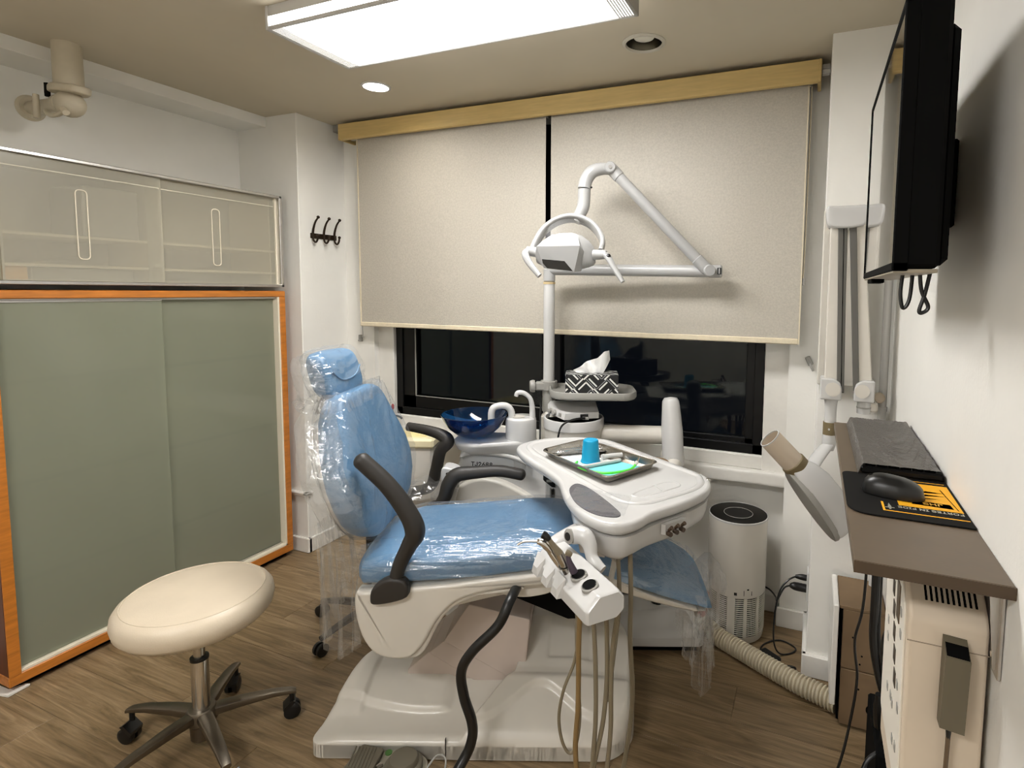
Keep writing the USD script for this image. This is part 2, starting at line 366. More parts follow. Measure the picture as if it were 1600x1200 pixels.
# ---------------------------------------------------------------- the room
XL, XR, YB, YW, ZC = -3.05, .265, -1.3, 2.57, 2.43
fl = thing('floor', 'grey brown wood plank vinyl floor', None, kind='structure')
part(fl, 'subfloor', bx(XL - .1, XR + .1, YB - .1, 2.85, -.06, -.003), BROWNB)
y = YB - .05; k = 0
while y < 2.75:
    x = XL - .1 - ((k * .437) % 1.2)
    while x < XR + .08:
        x0, x1 = max(x, XL - .05), min(x + 1.2, XR + .05)
        if x1 - x0 > .03: part(fl, 'plank', bx(x0 + .0004, x1 - .0004, y + .0004, y + .1806, -.008, 0, .0008), PLANK, smooth=False)
        x += 1.2
    y += .181; k += 1
# ceiling with two round cut-outs for the downlights
import manifold3d as m3
DL = [(-1.916, 2.094, .066), (-.634, 2.099, .082)]
cs = m3.Manifold.cube([XR - XL + .3, 4.3, .14]).translate([XL - .15, YB - .15, ZC])
for (x, y, r) in DL: cs = cs - m3.Manifold.cylinder(1, r * .84, r * .84, 48).translate([x, y, ZC - .5])
cm = cs.to_mesh(); struct('ceiling', trimesh.Trimesh(cm.vert_properties[:, :3], cm.tri_verts, process=False), CEIL, 'flat painted ceiling', smooth=False)
struct('wall_left', bx(XL - .12, XL, YB - .1, 2.75, 0, ZC + .05), WALL, 'white left wall behind the cabinets')
struct('wall_right', bx(XR, XR + .12, YB - .1, 2.75, 0, ZC + .05), WALL, 'white right wall carrying the screen and shelf')
struct('wall_back', bx(XL - .1, XR + .1, YB - .12, YB, 0, ZC + .05), WALL, 'wall behind the viewer')
struct('wall_window', cat(bx(-2.62, -2.40, YW, 2.75, 0, ZC + .03), bx(-.095, XR + .05, YW, 2.75, 0, ZC + .03), bx(-2.45, -.05, 2.68, 2.8, 0, .66), bx(-2.45, -.05, 2.64, 2.8, 2.32, ZC + .03)), WALL, 'window wall with white piers either side')
struct('column', bx(XL - .05, -2.603, 2.246, 2.75, 0, ZC + .03, .004), WALL, 'white square column in the far left corner')
struct('chase', bx(.022, XR + .05, 2.27, 2.72, 0, ZC + .03, .003), WALL, 'white boxed chase in the far right corner')
struct('soffit', bx(XL - .05, -2.83, YB - .05, 2.30, 2.376, ZC + .03, .003), WALL, 'shallow painted beam along the top of the left wall')
struct('baseboard_left', cat(bx(-2.72, -2.592, 2.234, 2.26, 0, .085, .004), bx(-2.61, -2.592, 2.24, 2.60, 0, .085, .004)), TRIM, 'white baseboard round the foot of the column')
struct('baseboard_window', cat(bx(-2.60, -2.40, 2.556, 2.60, 0, .085, .004), bx(-2.41, -.09, 2.666, 2.70, 0, .085, .003), bx(-.107, .03, 2.556, 2.60, 0, .09, .004), bx(-.107, -.094, 2.56, 2.69, 0, .09, .004)), TRIM, 'white baseboard under the window')
struct('baseboard_right', cat(bx(.006, .024, 2.254, 2.58, 0, .09, .004), bx(.006, XR, 2.252, 2.275, 0, .09, .004), bx(.252, XR + .01, YB, 2.26, 0, .09, .004)), TRIM, 'white baseboard along the chase and right wall')
struct('trim_1', cat(bx(-2.80, -2.585, 2.226, 2.26, .338, .352, .004), bx(-2.80, -2.592, 2.234, 2.26, .325, .34, .003), bx(-2.615, -2.585, 2.226, 2.275, .338, .352, .004)), TRIM, 'short white dado rail on the column')
# casing boards and sill of the window
struct('trim_2', bx(-2.405, -2.288, 2.605, 2.70, .63, 2.40, .004), TRIM, 'left casing board of the window')
struct('trim_3', bx(-.197, -.09, 2.605, 2.70, .63, 2.40, .004), TRIM, 'right casing board of the window')
sl = thing('window_sill', 'cracked white painted sill under the dark window', None, kind='structure')
part(sl, 'sill_board', bx(-2.41, -.09, 2.612, 2.72, .69, .757, .006), TRIM)
def lip(s, t):
    x = -2.41 + s * 2.32; th = t * 2 * np.pi; n = meshkit.noise(np.stack([x * 14, th, 0 * x], -1), 3) - .5
    return np.stack([x, 2.598 + np.sign(np.cos(th)) * np.abs(np.cos(th)) ** .4 * (.026 + .004 * n), .662 + np.sign(np.sin(th)) * np.abs(np.sin(th)) ** .4 * (.032 + .004 * n)], -1)
part(sl, 'sill_nosing', grid(160, 24, lip), TRIM, smooth=40)
# window: black metal frame, two sashes with their panes
wn = thing('window_1', 'black framed night window under the roller blinds', None, kind='structure')
def frame(x0, x1, z0, z1, w, y0, y1, wb=None):
    wb = w if wb is None else wb
    return cat(bx(x0, x1, y0, y1, z0, z0 + wb, .003), bx(x0, x1, y0, y1, z1 - w, z1, .003), bx(x0, x0 + w, y0, y1, z0, z1, .003), bx(x1 - w, x1, y0, y1, z0, z1, .003))
part(wn, 'outer_frame', frame(-2.288, -.197, .757, 2.34, .045, 2.625, 2.70), BLKFRAME)
part(wn, 'sash', frame(-2.245, -1.22, .80, 2.30, .092, 2.635, 2.69, .075), BLKFRAME)
part(wn, 'sash', frame(-1.30, -.24, .795, 2.30, .04, 2.645, 2.68, .03), BLKFRAME)
part(wn, 'gasket', cat(bx(-2.155, -2.149, 2.630, 2.636, .874, 2.2), bx(-2.155, -1.31, 2.630, 2.636, .872, .876)), GREYP, label='thin grey bead round the left sash')
part(wn, 'pane', bx(-2.155, -1.305, 2.655, 2.659, .87, 2.22), PANE)
part(wn, 'pane', bx(-1.265, -.275, 2.66, 2.664, .82, 2.27), PANE)
part(wn, 'mullion', bx(-1.325, -1.255, 2.625, 2.69, .80, 2.30, .004), BLKFRAME)

# ---------------------------------------------------------------- lamps in the ceiling
EDGE = emit('lens_border', (1.0, .98, .95), .95); SIDE = emit('lens_side', (1.0, .97, .92), 2.2)
RIB = M('lens_rib', S(215, 212, 208), .25)
def tube_light(label, x0, x1, y0, y1):
    lt = thing('ceiling_light', label, 'ceiling light', ((x0 + x1) / 2, (y0 + y1) / 2, 2.35), group='ceiling panel lights')
    part(lt, 'housing', bx(x0 + .001, x1 - .001, y0, y1, 2.396, 2.4295), WHITE)
    part(lt, 'end_cap', bx(x0 - .012, x0, y0 - .004, y1 + .004, 2.352, 2.4295, .002), WHITE)
    part(lt, 'end_cap', bx(x1, x1 + .012, y0 - .004, y1 + .004, 2.352, 2.4295, .002), GREYP)
    part(lt, 'lens', bx(x0 + .055, x1 - .055, y0 + .045, y1 - .045, 2.3555, 2.362), LENS, label='glowing middle of the lens')
    part(lt, 'lens_border', cat(bx(x0, x0 + .055, y0, y1, 2.356, 2.362), bx(x1 - .055, x1, y0, y1, 2.356, 2.362), bx(x0 + .055, x1 - .055, y0, y0 + .045, 2.356, 2.362), bx(x0 + .055, x1 - .055, y1 - .045, y1, 2.356, 2.362)), EDGE)
    part(lt, 'lens_side', cat(bx(x0, x1, y0, y0 + .004, 2.362, 2.395), bx(x0, x1, y1 - .004, y1, 2.362, 2.395)), SIDE)
    part(lt, 'lens_rib', cat([bx(x0 + .004 + i * .0085, x0 + .0075 + i * .0085, y0 + .004, y1 - .004, 2.3535, 2.3557) for i in range(6)] + [bx(x1 - .0075 - i * .0085, x1 - .004 - i * .0085, y0 + .004, y1 - .004, 2.3535, 2.3557) for i in range(6)]), RIB, kind='stuff')
    part(lt, 'lens_rail', cat(bx(x0, x1, y1 - .006, y1 + .003, 2.352, 2.364, .002), bx(x0, x1, y0 - .003, y0 + .006, 2.352, 2.364, .002), bx(x0, x0 + .005, y0, y1, 2.352, 2.36)), WHITE)
tube_light('rectangular wraparound fluorescent light with ribbed clear lens on the ceiling', -1.715, -.555, 1.385, 1.735)
tube_light('unseen second ceiling light behind the viewer, lighting the near chair side', -1.715, -.555, -.80, -.45)  # out of view, placed to light the chair base and near surfaces
d = thing('downlight', 'small lit white recessed downlight beside the long ceiling light', 'downlight', (DL[0][0], DL[0][1], 2.40), group='recessed downlights')
x, y, r = DL[0]
part(d, 'trim_ring', lathe(x, y, [(r * .82, 2.4299), (r * .85, 2.4245), (r, 2.4262), (r, 2.4299)], 48, False), WHITE)
part(d, 'reflector', lathe(x, y, [(r * .82, 2.4299), (r * .8, 2.47), (r * .6, 2.52)], 48, False), WHITE)
part(d, 'bulb', lathe(x, y, [(.001, 2.444), (r * .5, 2.4445), (r * .66, 2.452), (r * .66, 2.47), (.001, 2.475)], 32), DOWNL)
d = thing('downlight', 'unlit silver recessed downlight showing its bulb above the blind', 'downlight', (DL[1][0], DL[1][1], 2.40), group='recessed downlights')
x, y, r = DL[1]
part(d, 'trim_ring', lathe(x, y, [(r * .82, 2.4299), (r * .85, 2.422), (r * .94, 2.4225), (r, 2.4265), (r, 2.4299)], 48, False), M('ring_grey', S(190, 185, 172), .35))
part(d, 'reflector', lathe(x, y, [(r * .82, 2.4299), (r * .82, 2.455), (r * .7, 2.50), (r * .4, 2.56), (.001, 2.565)], 48, False), M('can_silver', S(150, 145, 132), .25, metal=1))
part(d, 'bulb', lathe(x, y, [(.001, 2.442), (r * .25, 2.4425), (r * .45, 2.447), (r * .52, 2.456), (r * .47, 2.47), (r * .2, 2.52), (.001, 2.522)], 32), M('bulb_face', S(225, 222, 210), .2))
# painted pipe stub under the ceiling
pp = thing('ceiling_pipe', 'cream painted pipe stub with flange and ball valve under the ceiling', 'pipe', (-2.714, 1.308, 2.15))
px, py = -2.72, 1.312
part(pp, 'riser', cyl((px, py, 2.43), (px, py, 2.268), .046, .047), PIPEP)
part(pp, 'flange', rot(slab(rounded([(px - .095, py - .03), (px, py - .062), (px + .095, py - .03), (px + .095, py + .03), (px, py + .062), (px - .095, py + .03)], .03), 2.243, 2.272, .008), (0, 1, 0), 7, (px, py, 2.26)), PIPEP)
part(pp, 'ball', lathe(px, py, [(.001, 2.155)] + [(.05 * math.sin(a), 2.205 - .05 * math.cos(a)) for a in np.linspace(.2, 2.6, 12)] + [(.02, 2.252)], 28), PIPEP)
part(pp, 'branch', cyl((px - .03, py, 2.212), (XL, py + .022, 2.232), .026, .026, 20), PIPEP)
part(pp, 'branch_collar', cyl((px - .045, py, 2.213), (px - .085, py + .004, 2.215), .036, .036, 20, .006), PIPEP); part(pp, 'wall_ring', cyl((XL + .014, py + .022, 2.232), (XL, py + .022, 2.232), .045, .052, 28, .003), PIPEP)
part(pp, 'valve_stem', cyl((px - .10, py - .06, 2.235), (px - .10, py - .06, 2.145), .010, .012, 12), PIPEP)
part(pp, 'valve_handle', tube([(px - .06, py - .05, 2.17), (px - .02, py - .055, 2.150), (px + .03, py - .055, 2.147), (px + .065, py - .05, 2.158)], .009, 8), PIPEP)
part(pp, 'bolt', cyl((px - .085, py - .03, 2.235), (px - .085, py - .03, 2.285), .010, .010, 6), DARKIN)
part(pp, 'bolt', cyl((px + .075, py - .05, 2.15), (px + .055, py - .05, 2.165), .012, .012, 8), PIPEP)

# ---------------------------------------------------------------- blinds
YBL = 2.48
va = thing('blind_valance', 'long tan wood effect valance box above both roller blinds', 'valance', (-1.25, 2.47, 2.325))
part(va, 'fascia', slab(rounded([(2.435, 2.412), (2.438, 2.329), (2.447, 2.325), (2.462, 2.325), (2.462, 2.412)], .006), -2.50, -.02, .004, 'yz'), VALANCE)
part(va, 'headbox', bx(-2.49, -.03, 2.462, 2.56, 2.385, 2.412, .002), VALANCE)
part(va, 'end_cap', bx(-2.508, -2.494, 2.437, 2.56, 2.325, 2.413, .003), VALANCE)
part(va, 'end_cap', bx(-.026, -.012, 2.437, 2.56, 2.325, 2.413, .003), VALANCE)
part(va, 'roller_tube', cyl((-2.48, 2.515, 2.36), (-1.235, 2.515, 2.36), .024), BLIND)
part(va, 'roller_tube', cyl((-1.20, 2.515, 2.36), (-.045, 2.515, 2.36), .024), BLIND)
part(va, 'bracket', cat(bx(-2.60, -2.555, 2.49, 2.53, 2.39, 2.43, .003), cyl((-2.575, 2.51, 2.40), (-2.53, 2.51, 2.35), .008)), GREYP, label='small metal hook bracket at the left end')
part(va, 'bracket', cat(bx(-.012, .02, 2.49, 2.53, 2.385, 2.41, .003), bx(-.012, .02, 2.46, 2.49, 2.36, 2.38, .003)), WHITE, label='white clip at the right end')
for (a, b, lab) in ((-2.408, -1.232, 'lowered beige woven roller blind left of the gap'), (-1.205, -.058, 'lowered beige woven roller blind right of the gap')):
    bl = thing('roller_blind', lab, 'blind', ((a + b) / 2, YBL, 1.285), group='roller blinds')
    part(bl, 'fabric', grid(40, 30, lambda s, t: np.stack([a + s * (b - a), YBL + .0025 * np.sin(s * 9 + 1) * (1 - t) + .002 * np.sin(s * 23) * (1 - t), 1.305 + t * 1.075], -1), .0015), BLIND)
    part(bl, 'hem_bar', bx(a, b, YBL - .006, YBL + .006, 1.284, 1.309, .004), HEM)
    part(bl, 'side_edge', bx(a - .0035 if a < -2 else b - .001, a + .001 if a < -2 else b + .004, YBL - .004, YBL + .006, 1.284, 2.33), HEM)
ch = thing('pull_cord', 'white bead cord hanging beside the left blind to a cleat', 'cord', (-2.44, 2.5, 1.2), group='blind cords')
part(ch, 'cord', tube([(-2.43, 2.51, 2.33), (-2.437, 2.515, 1.7), (-2.45, 2.53, 1.26), (-2.46, 2.55, 1.215)], .0028, 6, 3), WHITE)
part(ch, 'cleat', cat(rbox(-2.503, -2.485, 2.548, 2.57, 1.185, 1.225, .004, 2), bx(-2.50, -2.488, 2.54, 2.55, 1.188, 1.196, .002)), GREYP)
part(ch, 'joiner', rbox(-2.442, -2.432, 2.508, 2.52, 1.60, 1.63, .003, 2), WHITE)
ch = thing('pull_cord', 'tan cord hanging down the right blind edge', 'cord', (-.05, 2.5, 1.55), group='blind cords')
part(ch, 'cord', tube([(-.046, 2.50, 2.33), (-.048, 2.50, 1.7), (-.052, 2.50, 1.55)], .003, 6, 3), HEM)
part(ch, 'joiner', rbox(-.055, -.045, 2.495, 2.505, 1.53, 1.56, .003, 2), WHITE)
hk = thing('wall_cleat', 'small metal cord cleat screwed to the right pier', 'cleat', (-.005, 2.55, 1.17))
part(hk, 'plate', rot(rbox(-.02, .002, 2.55, 2.57, 1.19, 1.23, .004, 2), (0, 1, 0), -25, (-.01, 2.56, 1.2)), GREYP)
part(hk, 'hook', tube([(-.012, 2.555, 1.20), (-.004, 2.535, 1.187), (.004, 2.535, 1.17)], .005, 8), GREYP)
# coat hooks
hk = thing('coat_hook_rail', 'dark bronze rail with three double coat hooks on the column', 'coat rack', (-2.58, 2.41, 1.77))
hx = -2.603
part(hk, 'rail', bx(hx, hx + .008, 2.315, 2.495, 1.775, 1.803, .002), IRON)
for yy in (2.325, 2.40, 2.475):
    h = part(hk, 'hook', cat(tube([(hx + .01, yy, 1.785), (hx + .014, yy, 1.82), (hx + .03, yy, 1.86), (hx + .052, yy, 1.885)], [.006, .006, .005, .0045], 8), tube([(hx + .01, yy, 1.80), (hx + .014, yy, 1.765), (hx + .03, yy, 1.752), (hx + .044, yy, 1.765), (hx + .048, yy, 1.785)], .005, 8)), IRON)
    part(h, 'knob', mv(trimesh.creation.icosphere(2, .0085), (hx + .054, yy, 1.888)), IRON); part(h, 'knob', mv(trimesh.creation.icosphere(2, .008), (hx + .049, yy, 1.79)), IRON)

# ---------------------------------------------------------------- cabinets on the left
XC = -2.665
wc = thing('storage_cabinet', 'tall orange wood cabinet with frosted green sliding glass doors', 'cabinet', (-2.84, 1.6, 0))
ya, yb, zt = .992, 2.197, 1.481
part(wc, 'top_board', bx(-3.04, XC, ya, yb, zt - .031, zt, .003), WOOD)
part(wc, 'bottom_board', bx(-3.04, XC, ya, yb, .028, .068, .003), WOOD)
part(wc, 'side_board', bx(-3.04, XC, yb - .034, yb, .068, zt - .031, .003), WOOD)
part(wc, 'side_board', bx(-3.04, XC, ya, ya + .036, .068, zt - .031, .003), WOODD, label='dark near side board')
part(wc, 'side_edge', bx(XC - .02, XC + .0015, ya + .001, ya + .036, .066, zt - .030, .001), WOOD)
part(wc, 'back_panel', bx(-3.04, -3.03, ya + .03, yb - .03, .06, zt - .02), CABIN)
part(wc, 'plinth', bx(-3.03, XC - .035, ya + .02, yb - .02, .002, .03), BLACKM)  # black block painted in for the shadow gap under the raised cabinet
part(wc, 'inner_edge', bx(XC - .03, XC - .004, ya + .036, yb - .034, .068, .079, .001), INNERW)
part(wc, 'inner_edge', bx(XC - .05, XC - .004, yb - .044, yb - .034, .068, zt - .031, .001), INNERW)
part(wc, 'door_track', bx(XC - .05, XC - .02, ya + .036, yb - .044, zt - .041, zt - .031, .001), ALU)
part(wc, 'door_track', cat(bx(XC - .033, XC - .03, ya + .036, yb - .044, .068, .088), bx(XC - .05, XC - .047, ya + .036, yb - .044, .068, .086), bx(XC - .05, XC - .03, ya + .036, yb - .044, .0675, .072)), ALU)
ym = 1.583
d1 = part(wc, 'glass_door', bx(XC - .027, XC - .021, ya + .037, ym + .003, .082, zt - .040, .001), FROST)
part(d1, 'door_rail', bx(XC - .029, XC - .018, ya + .037, ym + .003, zt - .046, zt - .037, .001), ALU)
d2 = part(wc, 'glass_door', bx(XC - .045, XC - .039, ym - .03, yb - .046, .082, zt - .040, .001), FROST)
SHELFD = M('shelf_line', S(34, 32, 26), .7)
for z in (1.14, .76, .39):
    s_ = part(wc, 'shelf', bx(-3.03, XC - .048, ya + .037, yb - .035, z - .009, z + .009), CABIN)
    part(s_, 'front_edge', bx(XC - .050, XC - .0455, ya + .037, yb - .035, z - .008, z + .008), SHELFD, label='dark front edge of the shelf')
uc = thing('wall_cupboard', 'white cupboard with aluminium frame and acrylic sliding doors on the wood cabinet', 'cupboard', (-2.84, 1.5, 1.5))
ua, ub, u0_, u1_ = .60, 2.192, 1.502, 1.985
part(uc, 'body', cat(bx(-3.04, XC - .03, ua, ub, u0_ + .002, u0_ + .018), bx(-3.04, XC - .03, ua, ub, u1_ - .015, u1_ - .001), bx(-3.04, XC - .03, ub - .015, ub - .002, u0_ + .01, u1_ - .01), bx(-3.04, XC - .03, ua, ua + .015, u0_, u1_), bx(-3.04, -3.03, ua, ub, u0_, u1_)), CABIN)
part(uc, 'top_rail', bx(XC - .04, XC + .003, ua, ub, u1_ - .013, u1_, .002), ALU)
part(uc, 'bottom_rail', bx(XC - .04, XC + .003, ua, ub, u0_, u0_ + .014, .002), ALU)
part(uc, 'side_stile', bx(XC - .04, XC + .003, ub - .016, ub, u0_, u1_, .002), ALU)
part(uc, 'inner_stile', bx(XC - .03, XC - .022, ub - .026, ub - .016, u0_ + .014, u1_ - .013), INNERW)
for (a, b, xx) in ((1.062, 1.60, XC - .012), (1.545, 2.17, XC - .026), (.62, 1.075, XC - .026)):
    dd = part(uc, 'acrylic_door', bx(xx - .003, xx, a, b, u0_ + .014, u1_ - .013, .001), ACRYL)
    if a > 1:
        yc = 1.307 if a < 1.2 else 1.848
        L_ = rounded([(yc - .019, 1.603), (yc + .019, 1.603), (yc + .019, 1.872), (yc - .019, 1.872)], .019, 6)
        ring3 = np.c_[np.full(len(L_), xx + .001), L_[:, 0], L_[:, 1]]
        part(dd, 'finger_slot', tube(ring3, .0022, 6, 0, closed=True), INNERW)
        part(dd, 'groove', bx(xx, xx + .0012, a + .01, b - .01, 1.925, 1.929), CABIN)
for z in (1.69, 1.575):
    part(uc, 'shelf', bx(-3.0, XC - .03, ua + .02, ub - .016, z - .005, z + .005), INNERW)
part(uc, 'divider', bx(-3.0, XC - .03, 1.555, 1.61, u0_ + .015, u1_ - .02), INNERW)
part(uc, 'divider', bx(-3.0, XC - .03, 1.05, 1.066, u0_ + .015, u1_ - .02), INNERW)
part(uc, 'divider', bx(-3.0, XC - .03, 2.135, 2.14, u0_ + .015, u1_ - .02), INNERW)
for (nm, lab, y0, y1, z0, z1, m) in (('storage_box', 'grey box blurred behind the left acrylic door, low shelf', 1.16, 1.50, 1.519, 1.57, GREYP), ('storage_box', 'yellow box end blurred behind the left acrylic door', 1.075, 1.15, 1.519, 1.57, YELLOW), ('storage_box', 'dark grey carton on upper shelf behind left acrylic door', 1.33, 1.53, 1.696, 1.90, GREYP)):
    single(nm, lab, 'box', bx(-2.95, -2.72, y0, y1, z0, z1, .004), m, group='boxes in the wall cupboard')

# ---------------------------------------------------------------- stool in front of the cabinet
SU, SV = -1.238, 1.715
st = thing('rolling_stool', 'round ivory vinyl stool on a five legged metal base', 'stool', (SU, SV, 0), 'U')
seat_prof = [(.001, .440), (.16, .437), (.198, .444), (.214, .463), (.219, .486), (.216, .506), (.206, .521), (.194, .529), (.192, .5265), (.189, .530), (.15, .536), (.08, .5385), (.001, .539)]
part(st, 'seat', lathe(SU, SV, seat_prof, 72), IVORY, smooth=50)
part(st, 'piping', tube(np.c_[SU + .1925 * np.cos(np.linspace(0, 2 * np.pi, 72, endpoint=False)), SV + .1925 * np.sin(np.linspace(0, 2 * np.pi, 72, endpoint=False)), np.full(72, .529)], .0022, 6, 0, closed=True), IVORY)
part(st, 'seat_plate', bx(SU - .08, SU + .08, SV - .08, SV + .08, .422, .439, .004), BLACK)
part(st, 'lever', tube([(SU - .04, SV - .03, .428), (SU - .10, SV - .07, .424), (SU - .155, SV - .105, .416)], [.006, .010, .016], 10, 5, .45), BLACK)
part(st, 'knob', cat(cyl((SU - .02, SV - .06, .44), (SU - .02, SV - .06, .420), .009, .007, 10)), BLACK)
part(st, 'gas_lift', cyl((SU, SV, .28), (SU, SV, .44), .0165, n=28), STEEL)
part(st, 'column', cyl((SU, SV, .115), (SU, SV, .305), .0255, n=32, bev=.002), CHROME)
part(st, 'column_collar', cyl((SU, SV, .302), (SU, SV, .31), .0265, n=32), BLACK)
part(st, 'hub', lathe(SU, SV, [(.03, .035), (.034, .04), (.036, .085), (.044, .095), (.044, .128), (.038, .138), (.03, .14)], 32), CASTALU)
for ang in (29, 101, 173, 245, 317):
    a = math.radians(ang); e = np.array([math.cos(a), math.sin(a), 0]); n = np.array([-e[1], e[0], 0]); c = np.array([SU, SV, 0])
    rings = []
    for t, w, h, z in ((.03, .023, .034, .118), (.10, .021, .030, .119), (.2, .017, .022, .113), (.255, .0145, .017, .103), (.272, .012, .014, .097)):
        xs, zs = superring(12, 3.2); rings.append(c + e * t + np.outer(xs * w, n) + np.outer(zs * h / 2, [0, 0, 1]) + np.array([0, 0, z]))
    lg = part(st, 'leg', loft(rings), CASTALU)
    w_c = c + e * .258 + n * .012 + np.array([0, 0, .0]); cz = .027
    cs_ = part(lg, 'caster', cat(*[axis_lathe(w_c + n * s * .0125 + np.array([0, 0, cz]) - n * .0095, n, [(.02, 0), (.0265, .003), (.027, .009), (.0265, .016), (.02, .019)], 24) for s in (-1, 1)]), BLACK)
    hood = [w_c - e * .024 + [0, 0, .03], w_c + e * .012 + [0, 0, .062], w_c - e * .0 + [0, 0, .068], w_c - e * .028 + [0, 0, .045]]
    part(lg, 'caster_hood', hull(*[np.array(hood) + n * s * .023 for s in (-1, 1)]), BLACK)
    part(lg, 'caster_stem', cyl(w_c + [0, 0, .06] - n * .012, w_c + [0, 0, .095] - n * .012, .008, n=10), BLACK)

# ---------------------------------------------------------------- dental chair
VC = 1.935
dc = thing('dental_chair', 'blue upholstered dental chair on a cream moulded base', 'dental chair', (-.2, VC, 0), 'U')
def interp(tab, x):
    tab = np.array(tab, float); return [np.interp(x, tab[:, 0], tab[:, i]) for i in range(1, tab.shape[1])]
# seat and leg rest cushion: along u the half width, top and bottom
SEAT = [(-.735, .14, .60, .56), (-.728, .19, .618, .548), (-.705, .222, .634, .541), (-.62, .236, .656, .548), (-.45, .24, .668, .562), (-.30, .238, .682, .575), (-.2, .236, .693, .59), (-.12, .234, .692, .603), (-.03, .23, .678, .604),
        (.06, .228, .652, .585), (.16, .226, .612, .545), (.26, .222, .566, .513), (.34, .215, .522, .492), (.40, .20, .486, .478), (.425, .17, .468, .472)]
SEAT = [(u, w, t, min(b, t - .012)) for u, w, t, b in SEAT]
def seat_rings(off=0.0, lo=0, hi=99, nsec=40, bump=None):
    us = np.array([s[0] for s in SEAT]); Q = []
    for u in np.unique(np.r_[us, np.linspace(us[1], us[-2], 60)]):
        w, t, b = interp(SEAT, u); cx, cz = superring(nsec, 4.0)
        zc, h = (t + b) / 2, (t - b) / 2
        v = VC + cx * (w + off); z = zc + cz * (h + off)
        crown = np.where(cz > 0, .012 * (1 - np.abs(cx) ** 2), 0); z = z + crown
        Q.append(np.c_[np.full(nsec, u + (off * np.sign(u + .2) if (u < -.73 or u > .42) else 0)), v, z])
    return Q
part(dc, 'seat_cushion', loft(seat_rings()), BLUE, smooth=60)
# backrest: half width, front face u, thickness by height
BACK = [(.655, .05, -.708, .06), (.660, .085, -.700, .085), (.675, .135, -.690, .11), (.70, .175, -.684, .13), (.74, .220, -.680, .145), (.80, .258, -.686, .152), (.86, .274, -.698, .155), (.92, .270, -.714, .152), (.98, .250, -.734, .145), (1.05, .220, -.757, .130), (1.10, .192, -.772, .110), (1.13, .165, -.782, .09), (1.147, .12, -.788, .06)]
def back_rings(off=0.0, nsec=44):
    Q = []
    zs = np.array([b[0] for b in BACK])
    for z in np.unique(np.r_[zs, np.linspace(zs[2], zs[-3], 40)]):
        w, uf, th = interp(BACK, z); cx, cu = superring(nsec, 3.3)
        uc, h = uf - th / 2, th / 2
        wrap = .035 * cx ** 2 * w / .26                     # the wings come forward a little
        Q.append(np.c_[uc + cu * (h + off) + wrap, VC + cx * (w + off), np.full(nsec, z + off * (1 if z > 1.1 else (-1 if z < .64 else 0)))])
    return Q
part(dc, 'backrest', loft(back_rings()), BLUE, smooth=60)
def head_rings(off=0.0, nsec=36):
    Q = []
    for t in np.linspace(-1, 1, 22):
        z = 1.205 + t * (.078 + off); f = (1 - abs(t) ** 3.2) ** (1 / 3.2) if abs(t) < 1 else 0.0; f = max(f, .25)
        cx, cu = superring(nsec, 2.9); w, h = (.135 + off) * (.55 + .45 * f), (.052 + off) * f
        Q.append(np.c_[-.885 - .02 * t + cu * h + .02 * cx ** 2, VC + cx * w, np.full(nsec, z)])
    return Q
part(dc, 'headrest', loft(head_rings()), BLUE, smooth=60)
part(dc, 'headrest_crease', tube([(-.832, VC - .115, 1.225), (-.826, VC - .05, 1.19), (-.826, VC + .05, 1.19), (-.832, VC + .11, 1.22)], .003, 6), BLUE)
part(dc, 'headrest_bar', bx(-.90, -.86, VC - .03, VC + .03, 1.08, 1.16, .004), CHROME)
part(dc, 'back_shell', loft([r * [1, .93, 1] + [-.028, VC * .07, 0] for r in [np.c_[q[:, 0], q[:, 1], q[:, 2]] for q in back_rings(-.006)][4:-6]]), WHITE, smooth=60)
PANEL = [(-.690, .545), (-.712, .548), (-.722, .53), (-.722, .49), (-.715, .44), (-.695, .382), (-.658, .338), (-.60, .322), (-.545, .33), (-.503, .378), (-.475, .43), (-.44, .48), (-.388, .522), (-.30, .550), (-.20, .565), (-.12, .572), (-.04, .583), (.03, .594), (.035, .604), (-.03, .612), (-.12, .612), (-.20, .602), (-.306, .590), (-.428, .572), (-.55, .560)]
PANEL = smooth_path(PANEL, 3, True)
def side(v0, v1): return slab(PANEL, v0, v1, .012, 'xz', 4)
part(dc, 'side_panel', side(1.688, 1.745), CREAM, smooth=50)
part(dc, 'side_panel', side(2.125, 2.18), CREAM, smooth=50)
low = smooth_path([(-.60, .33), (-.545, .318), (-.505, .345), (-.462, .43), (-.425, .48), (-.375, .512), (-.30, .538), (-.20, .552), (-.20, .56), (-.32, .548), (-.43, .51), (-.50, .44), (-.55, .355)], 3, True)
part(dc, 'lower_lip', slab(low, 1.70, 1.76, .008, 'xz', 3), CREAM, smooth=50)
part(dc, 'seat_frame', slab(rounded([(-.69, .40), (-.30, .50), (.0, .565), (.0, .60), (-.69, .56)], .03), 1.745, 2.125, .004, 'xz'), CREAM)
KNEE = smooth_path([(-.15, .575), (-.02, .592), (.05, .596), (.12, .575), (.20, .538), (.30, .506), (.36, .488), (.36, .480), (.30, .490), (.2, .515), (.1, .545), (.03, .553), (-.06, .552), (-.12, .530), (-.19, .519), (-.26, .528), (-.32, .545), (-.24, .562)], 3, True)
part(dc, 'knee_cover', slab(KNEE, 1.712, 2.16, .006, 'xz', 3), CREAM, smooth=50)
part(dc, 'legrest_tray', loft([np.c_[np.full(24, u), VC + superring(24, 5)[0] * w, z + superring(24, 3)[1] * .008] for u, w, z in ((.12, .22, .545), (.2, .222, .517), (.3, .218, .490), (.36, .21, .474), (.40, .19, .462), (.415, .15, .459))]), CREAM)
part(dc, 'lift_arm', slab([(-.34, .515), (-.27, .53), (.02, .452), (.03, .40), (-.05, .395)], 1.80, 1.86, .004, 'xz'), BLACKM)
